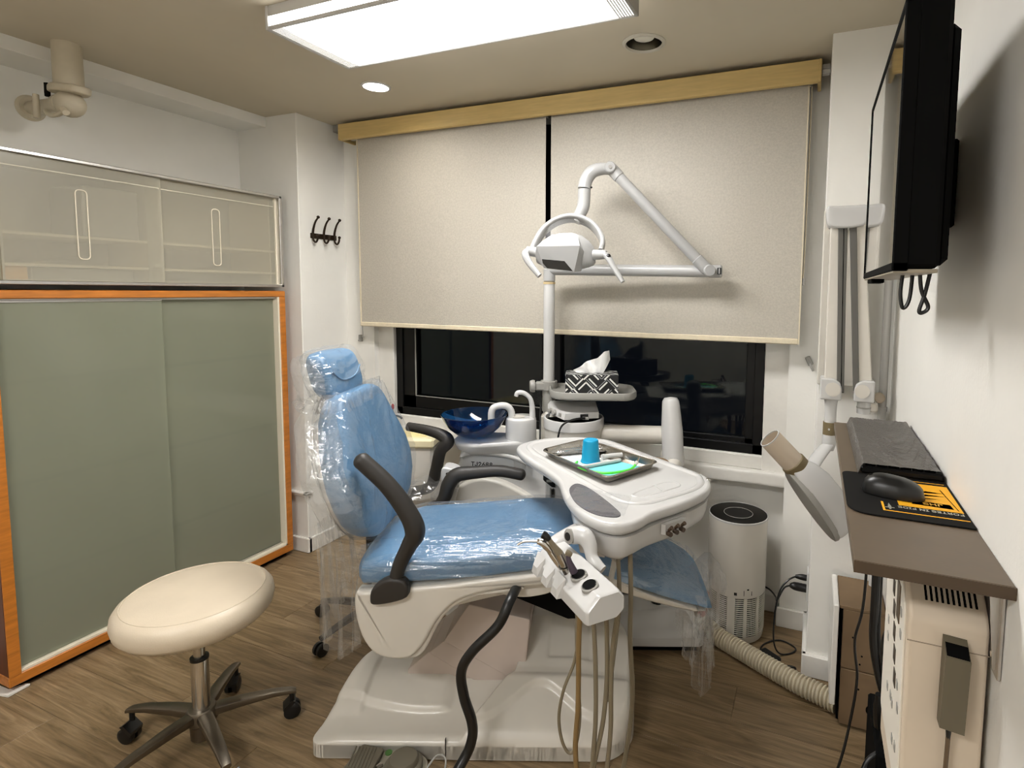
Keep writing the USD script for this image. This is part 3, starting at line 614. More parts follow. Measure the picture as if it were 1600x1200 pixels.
part(dc, 'lift_arm', slab([(-.34, .515), (-.27, .53), (.02, .452), (.03, .40), (-.05, .395)], 2.02, 2.08, .004, 'xz'), BLACKM)
# telescoping link cover: three plates, each tucked under the next
for k, P in enumerate(([(-.635, .06), (-.62, .15), (-.535, .225), (-.29, .075), (-.35, .02), (-.45, .02)], [(-.545, .215), (-.48, .268), (-.26, .14), (-.28, .05), (-.30, .06)], [(-.49, .262), (-.40, .40), (-.185, .345), (-.2, .17), (-.255, .128)])):
    part(dc, 'link_cover', slab(rounded(P, .006), 1.875 + .006 * (2 - k), 2.10 - .006 * k, .004, 'xz'), PINKISH)
part(dc, 'cover_plug', cyl((-.392, 1.8865, .045 + .05), (-.392, 1.879, .045 + .05), .006, n=12), INK)
# base: one moulded shell
def base_h(u, v):
    f = lambda x, a, b: np.clip((x - a) / (b - a), 0, 1); sm = lambda x: x * x * (3 - 2 * x)
    left = .066 + .055 * sm(f(v, 1.70, 1.92)) - .012 * sm(f(u, -.78, -.86))
    pad = .012 * sm(f(-u, .735, .75)) * sm(f(v, 1.75, 1.765)) * sm(f(2.02 - v, 0, .02)) * sm(f(v - 1.75 - (-.70 - u) * 0, 0, .05))
    left = left + pad + .016 * sm(f(v, 1.795 - .03 * np.sin((u + .75) * 7), 1.81 - .03 * np.sin((u + .75) * 7))) * sm(f(-.43 - u, 0, .05))
    ul = np.interp(v, [1.66, 1.72, 1.85, 2.0, 2.12], [-.395, -.36, -.245, -.205, -.195])
    hump = .070 + np.interp(v, [1.665, 1.70, 1.835, 1.86, 2.02, 2.06, 2.12], [.0, .022, .105, .112, .205, .212, .208])
    hump = hump - .10 * f(u, -.03, .2) * f(v, 1.75, 2.05)
    swoop = .014 * sm(f(v - (1.70 + .10 * np.exp(-((u + .14) / .12) ** 2)), 0, .012)) * f(1.84 - v, 0, .02)
    pan = -.008 * sm(f(u, -.13, -.115)) * sm(f(.04 - u, 0, .015)) * sm(f(v, 1.885, 1.90))
    hump = hump + swoop + pan
    k = sm(f(u - ul, -.008, .012))
    z = left * (1 - k) + hump * k
    return z
BO = rounded([(-.875, 1.668), (.10, 1.664), (.172, 1.74), (.20, 2.0), (.17, 2.14), (-.10, 2.15), (-.45, 2.10), (-.62, 2.075), (-.775, 2.05), (-.83, 1.98)], [.05, .10, .05, .08, .05, .05, .1, .05, .08, .05], 8)
from shapely.geometry import Polygon, Point
import shapely
def base_shell():
    nu, nv = 216, 100
    U, V = np.meshgrid(np.linspace(-.885, .21, nu), np.linspace(1.655, 2.16, nv), indexing='ij')
    poly = Polygon(BO); pts = shapely.points(np.c_[U.ravel(), V.ravel()])
    dist = np.where(shapely.contains(poly, pts), 1, -1) * shapely.distance(poly.exterior, pts)
    Z = base_h(U, V).ravel(); rr = .03
    q = np.clip(dist / rr, 0, 1); Z = np.where(dist > 0, .05 + (Z - .05) * np.sqrt(np.clip(1 - (1 - q) ** 2, 0, 1)), 0)
    P = np.c_[U.ravel(), V.ravel()]
    out = dist <= 0                                # outside points slide onto the outline and run down as the skirt
    ext = poly.exterior; pr_ = shapely.line_interpolate_point(ext, shapely.line_locate_point(ext, pts[out]))
    P[out] = np.c_[shapely.get_x(pr_), shapely.get_y(pr_)]; Z[out] = np.where(dist[out] > -.0052, .05, .004)
    idx = np.arange(nu * nv).reshape(nu, nv); a, b, c, d = idx[:-1, :-1].ravel(), idx[1:, :-1].ravel(), idx[1:, 1:].ravel(), idx[:-1, 1:].ravel()
    F = np.vstack([np.c_[a, b, c], np.c_[a, c, d]]); F = F[(dist[F] > -.012).any(1)]
    m = trimesh.Trimesh(np.c_[P, Z], F, process=False); m.update_faces(m.area_faces > 1e-10); m.remove_unreferenced_vertices(); return m
part(dc, 'base_cover', base_shell(), CREAM, smooth=40)
part(dc, 'base_skirt', slab(BO, .003, .052, .003, 'xy'), CREAM)
part(dc, 'cover_seam', bx(-.4335, -.4315, 1.6625, 1.672, .006, .075), INK)
# armrests: a bracket, then a bent post that ends in the rubber arm
ar = part(dc, 'armrest', tube([(-.59, 1.69, .585), (-.575, 1.69, .64), (-.545, 1.688, .70), (-.525, 1.686, .745), (-.545, 1.684, .805), (-.605, 1.682, .893), (-.685, 1.68, .972)], [.022, .022, .025, .031, .029, .027, .026], 16, 8, ends=(0, .8)), DKGREY, smooth=60)
part(ar, 'bracket', slab(smooth_path([(-.612, .60), (-.56, .597), (-.545, .57), (-.55, .54), (-.60, .522), (-.655, .515), (-.665, .535), (-.655, .57)], 3, True), 1.665, 1.70, .010, 'xz', 4), DKGREY)
ar = part(dc, 'armrest', tube([(-.60, 2.24, .60), (-.575, 2.245, .645), (-.557, 2.25, .70), (-.525, 2.255, .735), (-.45, 2.26, .745), (-.35, 2.265, .750), (-.262, 2.27, .734)], [.026, .027, .030, .030, .026, .024, .024], 16, 8, ends=(0, .8)), DKGREY, smooth=60)
part(ar, 'bracket', slab(smooth_path([(-.64, .62), (-.57, .62), (-.55, .57), (-.60, .50), (-.66, .54)], 3, True), 2.185, 2.26, .010, 'xz', 4), DKGREY)

# clear plastic over the chair
rr = np.random.default_rng(3)
def wrinkle(m, amp, f, seed):
    n = m.vertex_normals; k = meshkit.fbm(m.vertices * f, 3, seed) - .45; m.vertices = m.vertices + n * (amp * k)[:, None]; return m
def hang(P, drop, amp, seed, n=60, nv=18, flare=0.0, out=(0, 0)):
    P = smooth_path(P, 12); P = P[np.linspace(0, len(P) - 1, n).astype(int)]
    def f(s, t):
        i = np.clip((s * (n - 1)).round().astype(int), 0, n - 1); q = P[i].copy()
        w = amp * t * np.sin(s * 24 + seed) + amp * .6 * t * np.sin(s * 57 + t * 4 + seed * 2)
        q[..., 0] += w * .7 + out[0] * t; q[..., 1] += w + out[1] * t; q[..., 2] -= np.interp(s, np.linspace(0, 1, len(drop)), drop) * t; return q
    return grid(n, nv, f)
def ridge(p, f, seed, warp=.6):
    p = p * f; w = np.stack([meshkit.noise(p * .5 + k * 7.7, seed + k) for k in range(3)], -1) * warp
    out = 0
    for o, a in ((1, 1.), (2.1, .5), (4.3, .22)):
        out = out + a * np.clip(1 - np.abs(2 * meshkit.noise((p + w) * o, seed + 11 + int(o)) - 1) * 1.25, 0, 1) ** 3
    return out
def crease(m, amp, f, seed, base=0.0, warp=.8):
    """pushes a sheet out along thin wandering folds"""
    n = m.vertex_normals
    if ((m.vertices - m.vertices.mean(0)) * n).sum() < 0: n = -n
    m.vertices = m.vertices + n * (base + amp * ridge(m.vertices, f, seed, warp))[:, None]; return m
def fine(rings, n):
    """more rings in between, so that folds have vertices to stand on"""
    R = np.array(rings); x = np.linspace(0, len(R) - 1, n); i = np.clip(x.astype(int), 0, len(R) - 2); t = (x - i)[:, None, None]
    return list(R[i] * (1 - t) + R[i + 1] * t)
cv = thing('plastic_seat_cover', 'clear crinkled plastic sheet over the seat and leg rest', 'plastic cover', (-.2, VC, .4), 'U')
part(cv, 'top_sheet', crease(loft(fine(seat_rings(.004, nsec=240)[3:-1], 260), False, False), .007, np.array([3., 30, 30]), 5, 0, 1.4), FILM, smooth=True)
part(cv, 'toe_sheet', crease(hang([(.36, 1.72, .53), (.41, 1.78, .50), (.45, 1.93, .49), (.455, 2.05, .46), (.40, 2.14, .50)], (.10, .22, .36, .42, .2), .018, 2, 90, 40, out=(.02, 0)), .007, np.array([20., 20, 5]), 3), FILMW, smooth=True)
part(cv, 'side_tail', crease(hang([(.30, 1.70, .50), (.36, 1.70, .49), (.42, 1.74, .47)], (.06, .16, .30, .27), .012, 4, 50, 40), .006, np.array([22., 22, 4]), 4), FILMW, smooth=True)
part(cv, 'far_sheet', crease(grid(50, 40, lambda s, t: np.stack([.16 + s * .31, 2.17 + .012 * np.sin(s * 20 + t * 5), .60 - .33 * s * s - t * (.10 + .08 * s)], -1)), .012, np.array([16., 16, 10]), 14), FILMW, smooth=True)
part(cv, 'gather', crease(tube([(.40, 1.88, .50), (.455, 1.90, .46), (.475, 1.93, .40), (.465, 1.95, .30)], [.06, .035, .02, .035], 30, 14, 1.6), .008, np.array([22., 22, 8]), 19), FILMW, smooth=True)
cv = thing('plastic_back_cover', 'clear plastic bag drawn over the upright backrest', 'plastic cover', (-.74, VC, .5), 'U')
part(cv, 'bag', crease(loft(fine(back_rings(.007, nsec=200)[1:], 200), False, False), .013, np.array([11., 11, 4]), 8, 0, 2.2), FILM, smooth=True)
part(cv, 'loose_back', crease(loft(fine([np.c_[q[:, 0] - .032 - .006 * np.sin(q[:, 2] * 14), VC + (q[:, 1] - VC) * 1.03 - .012, q[:, 2]] for q in back_rings(.014, nsec=120)][5:-1], 120), False, False), .009, np.array([9., 9, 4]), 12), FILMW, smooth=True)
part(cv, 'hem', crease(hang([(-.86, 1.74, .74), (-.78, 1.71, .70), (-.72, 1.73, .68), (-.68, 1.80, .67)], (.36, .38, .32, .10), .012, 1, 80, 50, out=(.01, -.01)), .006, np.array([16., 16, 4]), 23), FILMW, smooth=True)
part(cv, 'hem', crease(hang([(-.88, 2.05, .74), (-.88, 1.9, .72), (-.86, 1.74, .74)], (.28, .34, .40), .014, 3, 60, 40, out=(.02, 0)), .006, np.array([16., 16, 4]), 24), FILMW, smooth=True)
part(cv, 'collar', crease(hang([(-.86, 1.76, 1.17), (-.80, 1.74, 1.165), (-.77, 1.82, 1.175), (-.77, 2.0, 1.18), (-.79, 2.12, 1.165)], (.06, .08, .07, .07, .08), .012, 5, 70, 24), .010, np.array([14., 14, 9]), 33), FILMW, smooth=True)
cv = thing('plastic_headrest_cover', 'clear plastic bag pulled over the small headrest', 'plastic cover', (-.885, VC, 1.1), 'U')
part(cv, 'bag', crease(loft(fine(head_rings(.008, nsec=120)[:-1], 90)), .009, np.array([13., 11, 13]), 21, 0, 1.2), FILM, smooth=True)
part(cv, 'loose_back', crease(loft(fine([q + [-.030, -.003, -.010] for q in head_rings(.008, nsec=100)][2:-2], 60), False, False), .009, np.array([12., 12, 10]), 31), FILMW, smooth=True)
part(cv, 'skirt', crease(hang([(-.97, 1.86, 1.15), (-.90, 1.80, 1.135), (-.83, 1.82, 1.13), (-.81, 1.93, 1.135), (-.82, 2.06, 1.15)], (.05, .045, .05, .05, .05), .014, 6, 70, 20), .012, np.array([16., 16, 10]), 41), FILMW, smooth=True)

# ---------------------------------------------------------------- foot control, chair hose
fc = thing('foot_control', 'grey foot control with ribbed pedal and round button on the floor', 'foot pedal', (-.60, 1.58, 0), 'U')
part(fc, 'body', slab(rounded([(-.735, 1.48), (-.56, 1.46), (-.47, 1.54), (-.475, 1.645), (-.56, 1.675), (-.68, 1.66), (-.72, 1.655)], .04), 0, .035, .008, 'xy'), FOOTG)
pd = part(fc, 'pedal', rot(slab(rounded([(-.725, 1.575), (-.635, 1.56), (-.62, 1.65), (-.695, 1.665)], .01), .04, .052, .003, 'xy'), (1, 0, 0), 6, (-.67, 1.60, .045)), FOOTD)
for i in range(7): part(pd, 'rib', rot(bx(-.712 + i * .0105, -.708 + i * .0105, 1.578 - i * .002, 1.655 - i * .001, .051, .0545, .001), (1, 0, 0), 6, (-.67, 1.60, .045)), FOOTD)
pd = part(fc, 'pedal', slab(rounded([(-.735, 1.49), (-.64, 1.475), (-.635, 1.55), (-.725, 1.565)], .01), .035, .046, .003, 'xy'), FOOTD)
part(fc, 'button', lathe(-.545, 1.60, [(.058, .03), (.058, .048), (.054, .053), (.046, .055), (.044, .066), (.04, .071), (.001, .072)], 40), FOOTD)
part(fc, 'indicator', lathe(-.61, 1.655, [(.011, .034), (.011, .038), (.001, .039)], 16), LEDG)
part(fc, 'hinge', cyl((-.622, 1.585, .046), (-.612, 1.60, .046), .008, n=12), CHROME)
single('chair_hose', 'thick black hose curving from under the seat to the floor', 'hose', tube([(-.20, 1.80, .55), (-.222, 1.64, .555), (-.255, 1.61, .49), (-.33, 1.60, .415), (-.365, 1.60, .35), (-.358, 1.60, .27), (-.335, 1.60, .19), (-.335, 1.60, .13), (-.36, 1.58, .075), (-.42, 1.50, .022), (-.52, 1.42, .0165), (-.62, 1.38, .0165)], .0155, 14, 8), BLACK, 'U')
single('foot_cable', 'thin grey wire loop lying beside the round foot button', 'cable', tube([(-.48, 1.60, .025), (-.45, 1.63, .05), (-.415, 1.60, .06), (-.42, 1.53, .03), (-.45, 1.46, .006), (-.50, 1.40, .005)], .003, 8, 6), GREYP, 'U')

# ---------------------------------------------------------------- assistant stool and beige bin behind the chair
A0 = np.array([-.94, 2.40])
an = thing('assistant_stool', 'black stool with curved arm bar, mostly hidden behind the chair', 'stool', (A0[0], A0[1], 0), 'U')
part(an, 'seat', lathe(A0[0] + .02, A0[1], [(.001, .52), (.12, .52), (.15, .535), (.16, .56), (.15, .585), (.12, .595), (.001, .60)], 40), BLACK)
part(an, 'column', cyl((A0[0], A0[1], .08), (A0[0], A0[1], .53), .025), BLACK)
for ang in (168, 240, 312, 24, 96):
    a = math.radians(ang); e = np.array([math.cos(a), math.sin(a), 0]); c = np.array([A0[0], A0[1], 0]); n = np.array([-e[1], e[0], 0])
    lg = part(an, 'leg', tube([c + e * .02 + [0, 0, .09], c + e * .15 + [0, 0, .085], c + e * .26 + [0, 0, .07]], [.02, .016, .012], 10, 4), BLACK)
    w_c = c + e * .262 + np.array([0, 0, .027])
    part(lg, 'caster', cat(*[axis_lathe(w_c + n * s * .012 - n * .009, n, [(.018, 0), (.026, .003), (.027, .009), (.026, .015), (.018, .018)], 20) for s in (-1, 1)]), BLACK)
    part(lg, 'caster_band', axis_lathe(w_c - n * .023, n, [(.017, 0), (.020, .001), (.020, .003)], 20), GREYP)
part(an, 'arm_bar', tube([(-.80, 2.42, .60), (-.69, 2.42, .62), (-.655, 2.41, .70), (-.632, 2.40, .79), (-.60, 2.40, .835), (-.63, 2.41, .862), (-.70, 2.43, .878), (-.79, 2.46, .885)], [.02, .024, .026, .026, .030, .026, .022, .02], 14, 8), DKGREY, smooth=60)
single('seat_plastic', 'crumpled clear plastic bag over the black stool seat behind the chair', 'plastic cover', wrinkle(grid(40, 40, lambda s, t: np.stack([-.79 + .20 * s, 2.28 + .20 * t, .62 + .05 * np.sin(s * 3.1) * np.sin(t * 3.1)], -1)), .06, np.array([16., 16, 16]), 9), FILMW, 'U', smooth=60)
bb = thing('drawer_bin', 'beige plastic bin with cream lid behind the chair back', 'bin', (-.83, 2.70, 0), 'U')
part(bb, 'body', bx(-.93, -.722, 2.60, 2.80, .02, .745, .012), CREAM)
part(bb, 'lid', bx(-.94, -.715, 2.59, 2.81, .745, .792, .010), CREAMBOX)
part(bb, 'label', bx(-.90, -.76, 2.63, 2.75, .7915, .7932, .0005), M('paper_label', S(238, 220, 160), .6))
for (a, b) in ((-.915, 2.62), (-.74, 2.62), (-.915, 2.785), (-.74, 2.785)): part(bb, 'foot', cyl((a, b, 0), (a, b, .022), .012, n=12), BLACK)

# ---------------------------------------------------------------- dental unit with cuspidor, pole and lamp
du = thing('dental_unit', 'white dental unit with cuspidor, pole and foot plate behind the chair', 'dental unit', (-.3, 2.5, 0), 'U')
BODY = smooth_path([(-.555, .74), (-.545, .785), (-.49, .797), (-.40, .792), (-.32, .777), (-.24, .742), (-.18, .70), (-.125, .63), (-.10, .56), (-.08, .40), (-.08, .2), (-.10, .03), (-.50, .03), (-.58, .06), (-.60, .3), (-.59, .6), (-.57, .70)], 4, True)
part(du, 'body', slab(BODY, 2.42, 2.70, .018, 'xz', 4), WHITE, smooth=50)
ARCH = smooth_path([(-.60, .03), (-.605, .3), (-.60, .52), (-.565, .62), (-.50, .668), (-.43, .678), (-.34, .655), (-.25, .605), (-.17, .548), (-.13, .49), (-.12, .3), (-.12, .03)], 4, True)
part(du, 'front_cover', slab(ARCH, 2.375, 2.43, .014, 'xz', 4), CREAM, smooth=50)
part(du, 'top_cap', slab(smooth_path([(-.545, .765), (-.53, .79), (-.49, .799), (-.40, .794), (-.32, .779), (-.24, .744), (-.24, .73), (-.33, .762), (-.40, .775), (-.49, .778)], 4, True), 2.39, 2.60, .008, 'xz', 3), WHITE, smooth=50)
tx = meshkit.text_mesh('TJ2688', .0185, .0012, bold=True)
part(du, 'lettering', to_line(tx, (-.503, 2.4195, .722), (1, 0, -.05), (0, 0, 1)), INK, smooth=False)
# white side panel with its black display, slot and handle
part(du, 'side_panel', slab(rounded([(-.165, .44), (-.165, .735), (-.10, .72), (-.03, .66), (-.03, .44)], .03), 2.30, 2.42, .012, 'xz', 4), WHITE)
part(du, 'display', slab(rounded([(-.172 + .0, .735), (-.172, .705), (-.135, .675), (-.122, .675), (-.122, .715), (-.16, .735)], .005), 2.285, 2.305, .003, 'xz'), BLACK)
part(du, 'display_text', bx(-.158, -.134, 2.2835, 2.2855, .698, .708), GREYP)
part(du, 'slot', rbox(-.137, -.125, 2.288, 2.305, .59, .665, .005), BLACK)
part(du, 'slot_trim', rbox(-.145, -.138, 2.29, 2.305, .58, .668, .003), GREYP)
part(du, 'valve_handle', cat(bx(-.085, -.078, 2.285, 2.305, .56, .615, .002), bx(-.078, -.06, 2.285, 2.295, .585, .593, .002), bx(-.062, -.055, 2.285, 2.305, .555, .59, .002)), BLACK)
# hand piece hanger at the left end with its black lever
ha = part(du, 'suction_holder', slab(smooth_path([(-.60, .70), (-.598, .748), (-.58, .757), (-.545, .748), (-.53, .73), (-.53, .68), (-.575, .67)], 3, True), 2.28, 2.36, .008, 'xz', 3), WHITE, smooth=50)
part(ha, 'lever', tube([(-.575, 2.275, .732), (-.548, 2.27, .738), (-.53, 2.272, .742)], [.005, .007, .009], 10, 4), BLACK)
part(ha, 'neck', tube([(-.565, 2.32, .67), (-.58, 2.32, .60), (-.60, 2.33, .45), (-.60, 2.36, .30)], [.034, .032, .03, .03], 16, 5), CREAM)
# cuspidor: platform, bowl, cup filler
def stadium(c0, r0, c1, r1, n=28):
    c0, c1 = np.array(c0), np.array(c1); p = [c0 + r0 * np.array([math.cos(a), math.sin(a)]) for a in np.linspace(0, 2 * np.pi, 60, endpoint=False)] + [c1 + r1 * np.array([math.cos(a), math.sin(a)]) for a in np.linspace(0, 2 * np.pi, 60, endpoint=False)]
    h = shapely.MultiPoint(p).convex_hull
    return resample(np.array(h.exterior.coords)[:-1], 96)
part(du, 'cuspidor_deck', loft([np.c_[stadium((-.47, 2.46), a, (-.285, 2.47), b), np.full(96, z)] for a, b, z in ((.045, .055, .772), (.075, .066, .782), (.10, .069, .80), (.112, .07, .822), (.113, .07, .831), (.106, .064, .838))]), WHITE, smooth=50)
part(du, 'filler_column', lathe(-.286, 2.47, [(.055, .70), (.058, .76), (.069, .79), (.069, .915), (.066, .928), (.058, .935), (.03, .936), (.001, .936)], 40), WHITE)
part(du, 'filler_recess', lathe(-.296, 2.455, [(.030, .9375), (.030, .9385), (.001, .9375)], 32), CREAM)
part(du, 'bowl_spout', tube([(-.412, 2.43, .905), (-.412, 2.43, .955), (-.402, 2.432, .980), (-.372, 2.44, .989), (-.345, 2.445, .984), (-.328, 2.45, .962), (-.325, 2.45, .925)], .0155, 14, 8), WHITE, smooth=60)
part(du, 'cup_spout', tube([(-.234, 2.46, .93), (-.236, 2.46, .985), (-.246, 2.455, 1.022), (-.272, 2.45, 1.044), (-.298, 2.445, 1.046), (-.305, 2.443, 1.030)], [.014, .012, .0105, .0105, .0105, .009], 12, 8), WHITE, smooth=60)
bw = [(.028, .842), (.05, .845), (.085, .862), (.118, .892), (.138, .926), (.146, .944), (.1465, .947), (.143, .948), (.136, .931), (.114, .897), (.082, .868), (.05, .852), (.022, .849), (.001, .849)]
part(du, 'bowl', lathe(-.493, 2.46, [(.001, .842)] + bw, 64), BLUEGLASS, smooth=60, label='translucent blue glass spittoon bowl')
part(du, 'bowl_drain', lathe(-.493, 2.46, [(.024, .830), (.024, .8525), (.018, .856), (.001, .856)], 28), CHROME)
# column drum for the swing arm, pole, swing arm
part(du, 'drum', lathe(-.05, 2.50, [(.118, .40), (.12, .76), (.127, .80), (.132, .86), (.132, .90)], 48), CREAM)
part(du, 'drum_rim', lathe(-.05, 2.50, [(.132, .885), (.137, .888), (.137, .925), (.134, .931), (.128, .931), (.126, .915)], 48, False), WHITE)
part(du, 'drum_well', lathe(-.05, 2.50, [(.128, .913), (.001, .9135)], 48), BLACKM)
part(du, 'pole', cyl((-.172, 2.62, .45), (-.172, 2.62, 1.53), .0265, n=32), WHITE)
part(du, 'pole_collar', cyl((-.172, 2.62, 1.528), (-.172, 2.62, 1.538), .0285, n=32), M('brass_ring', S(190, 170, 130), .4))
part(du, 'pole_sleeve', cyl((-.172, 2.62, .93), (-.172, 2.62, 1.045), .031, n=32), GREYP)
part(du, 'pole_bracket', bx(-.205, -.08, 2.55, 2.65, .70, .93, .02), CREAM)
part(du, 'swing_arm', cyl((.05, 2.50, .853), (.372, 2.47, .855), .041, n=32, bev=.004), CREAM)
part(du, 'swing_elbow', axis_lathe((.392, 2.40, .735), (-.012, .05, .29), [(.001, 0), (.040, .0), (.047, .006), (.0475, .15), (.040, .262), (.037, .285), (.028, .299), (.001, .303)], 36), WHITE, smooth=50)
part(du, 'elbow_cap', axis_lathe((.392, 2.395, .765), (.10, -1, -.28), [(.048, -.05), (.048, .0), (.044, .006), (.001, .007)], 36), CREAM, smooth=50)
part(du, 'spring_arm', tube([(.39, 2.38, .755), (.33, 2.2, .74), (.24, 1.98, .735), (.18, 1.85, .74)], .034, 16, 4, .8), CREAM)
part(du, 'arm_cover', slab(rounded([(.16, 2.22), (.34, 2.20), (.36, 2.30), (.25, 2.36)], .05), .74, .80, .01, 'xy'), BROWNB, label='brown cover behind the tray')
# clamp and shelf on the pole
part(du, 'clamp', cat(cyl((-.172, 2.62, 1.03), (-.172, 2.62, 1.075), .040, n=28, bev=.003)), GREYP)
part(du, 'clamp_lug', bx(-.235, -.17, 2.585, 2.625, 1.03, 1.07, .006), GREYP)
part(du, 'clamp_knob', axis_lathe((-.235, 2.60, 1.05), (-1, -.2, 0), [(.010, -.02), (.010, .0), (.028, .002), (.030, .012), (.026, .024), (.012, .026)], 20), GREYP)
SH = rounded([(-.15, 2.40), (.19, 2.39), (.232, 2.45), (.225, 2.62), (.16, 2.67), (-.13, 2.67), (-.17, 2.6)], [.10, .06, .06, .06, .06, .05, .06], 8)
n_ = len(SH)
part(du, 'shelf', loft([put(inset(SH, d), z, 'xy') for d, z in ((.03, 1.020), (.006, 1.022), (.0, 1.03), (.0, 1.052), (.003, 1.056), (.008, 1.055), (.012, 1.042), (.03, 1.038))]), GREYP, smooth=50)
part(du, 'shelf_arm', bx(-.16, .05, 2.57, 2.64, 1.0, 1.02, .004), GREYP)
# foot plate on the floor under the leg rest
FP = rounded([(.02, 2.195), (.50, 2.195), (.515, 2.26), (.47, 2.50), (.02, 2.50)], [.02, .03, .05, .06, .02], 6)
part(du, 'foot_plate', loft([put(inset(FP, d), z, 'xy') for d, z in ((.004, .035), (0, .039), (.0, .073), (.004, .078), (.02, .082), (.04, .105), (.065, .150), (.08, .163), (.10, .166))]), WHITE, smooth=40)
part(du, 'foot_plinth', slab(inset(FP, .03), .002, .036, .002, 'xy'), BLACKM)
part(du, 'plate_knob', lathe(.32, 2.31, [(.026, .15), (.026, .172), (.02, .178), (.001, .179)], 24), BLACK)
part(du, 'lower_column', cyl((-.05, 2.52, .0), (-.05, 2.52, .42), .10, n=40), CREAM)
part(du, 'body_base', bx(-.58, .05, 2.40, 2.68, 0, .06, .01), CREAM)

# operating lamp
ol = thing('operating_light', 'white operating light on a folding arm in front of the blinds', 'lamp', (-.1, 2.45, 1.53), 'U')
part(ol, 'post', cyl((-.172, 2.62, 1.5385), (-.172, 2.62, 1.60), .0275, n=32, bev=.004), LAMPW)
part(ol, 'boom', cyl((-.175, 2.62, 1.596), (.545, 2.365, 1.586), .0255, n=28, bev=.004), LAMPW)
part(ol, 'boom_end', cyl((.515, 2.375, 1.586), (.570, 2.356, 1.586), .0268, n=28, bev=.006), LAMPW)
part(ol, 'end_label', rot(bx(.544, .562, 2.3325, 2.336, 1.572, 1.600, .001), (0, 0, 1), -19, (.553, 2.335, 1.586)), BLACK)
part(ol, 'end_label', rot(bx(.550, .555, 2.331, 2.334, 1.575, 1.597, .0005), (0, 0, 1), -19, (.553, 2.335, 1.586)), LAMPW)
part(ol, 'knuckle', cyl((.512, 2.325, 1.588), (.512, 2.385, 1.588), .025, n=24, bev=.004), LAMPW)
part(ol, 'upper_arm', cyl((.492, 2.36, 1.606), (.112, 2.43, 2.008), .0232, n=28, bev=.003), LAMPW)
part(ol, 'arm_sleeve', cyl((.506, 2.357, 1.592), (.462, 2.365, 1.638), .0255, n=28, bev=.003), LAMPW)
part(ol, 'arm_sleeve', cyl((.138, 2.425, 1.981), (.100, 2.432, 2.021), .0262, n=28, bev=.003), LAMPW)
part(ol, 'knuckle', cyl((.096, 2.395, 2.019), (.096, 2.455, 2.019), .024, n=24, bev=.004), LAMPW)
part(ol, 'pivot_screw', cyl((.096, 2.3925, 2.019), (.096, 2.3975, 2.019), .008, n=14), GREYP)
part(ol, 'gooseneck', tube([(.096, 2.425, 2.014), (.061, 2.425, 2.016), (.020, 2.422, 2.002), (-.004, 2.42, 1.968), (-.012, 2.415, 1.93)], [.023, .026, .028, .028, .028], 20, 8), LAMPW, smooth=60)
part(ol, 'neck', tube([(-.012, 2.415, 1.927), (-.013, 2.412, 1.875), (-.020, 2.408, 1.842), (-.048, 2.40, 1.79)], [.027, .027, .0265, .024], 20, 6), LAMPW, smooth=60)
part(ol, 'neck_screw', cyl((.014, 2.41, 1.935), (.020, 2.405, 1.935), .004, n=8), BLACK)
# yoke ring
rv = np.array([(-.222, 2.315, 1.660), (-.205, 2.345, 1.705), (-.176, 2.37, 1.752), (-.125, 2.385, 1.79), (-.062, 2.392, 1.805), (.002, 2.385, 1.787), (.045, 2.365, 1.748), (.066, 2.335, 1.70), (.058, 2.305, 1.655)])
rp = smooth_path(rv, 8); tt = np.gradient(rp, axis=0); tt /= np.linalg.norm(tt, axis=1, keepdims=True)
cen = np.array([-.075, 2.31, 1.66]); rad = rp - cen; rad -= tt * (rad * tt).sum(1, keepdims=True); rad /= np.linalg.norm(rad, axis=1, keepdims=True); bn = np.cross(tt, rad)
xs, ys = superring(16, 3); part(ol, 'yoke', loft([rp[i] + np.outer(xs * .011, rad[i]) + np.outer(ys * .028, bn[i]) for i in range(len(rp))]), LAMPW, smooth=50)
part(ol, 'splash_shield', grid(24, 10, lambda s, t: np.stack([-.075 + (.125 * np.cos(np.pi * (1 - s))) * (.45 + .55 * t), 2.30 + .055 * t, 1.665 + (.125 * np.sin(np.pi * s)) * (.5 + .5 * t) * (.55 + .5 * t)], -1), .002), SHIELD)
# head: a rounded shell that ends in a slanted face with the dark window
HX = [(-.205, .028, 1.640, .024), (-.198, .045, 1.645, .036), (-.18, .060, 1.650, .048), (-.15, .072, 1.655, .062), (-.11, .078, 1.659, .070), (-.06, .080, 1.660, .072), (-.02, .074, 1.655, .066), (.01, .058, 1.648, .052), (.03, .038, 1.640, .036), (.038, .022, 1.636, .020)]
hr = []
for (x, dy, zc, dz) in HX:
    a, b = superring(32, 2.6); hr.append(np.c_[np.full(32, x), 2.315 + a * dy * .8, zc + b * dz * (1 - .18 * a)])
part(ol, 'head', loft(hr), LAMPW, smooth=60)
# the flat-faced front hood
hood = hull(np.array([(-.197, 2.215, 1.671), (-.0262, 2.215, 1.675), (-.0484, 2.235, 1.5731), (-.168, 2.235, 1.587), (-.205, 2.25, 1.633), (-.1384, 2.28, 1.725), (-.0351, 2.28, 1.7236), (-.0059, 2.27, 1.6515), (-.0207, 2.27, 1.577),
    (-.192, 2.33, 1.65), (-.135, 2.335, 1.722), (-.03, 2.335, 1.722), (.0, 2.33, 1.65), (-.03, 2.33, 1.58), (-.16, 2.33, 1.597)]))
part(ol, 'front_hood', hood, LAMPW, smooth=False)
wq = np.array([(-.175, 2.2248, 1.6217), (-.0865, 2.2265, 1.6152), (-.0535, 2.2342, 1.5768), (-.1551, 2.2317, 1.587), (-.1726, 2.2277, 1.6069)])
part(ol, 'lamp_window', hull(wq + np.array([0, -.002, 0]), wq + np.array([0, .004, 0])), M('lamp_glass', S(14, 14, 15), .08, coat=1), smooth=False)
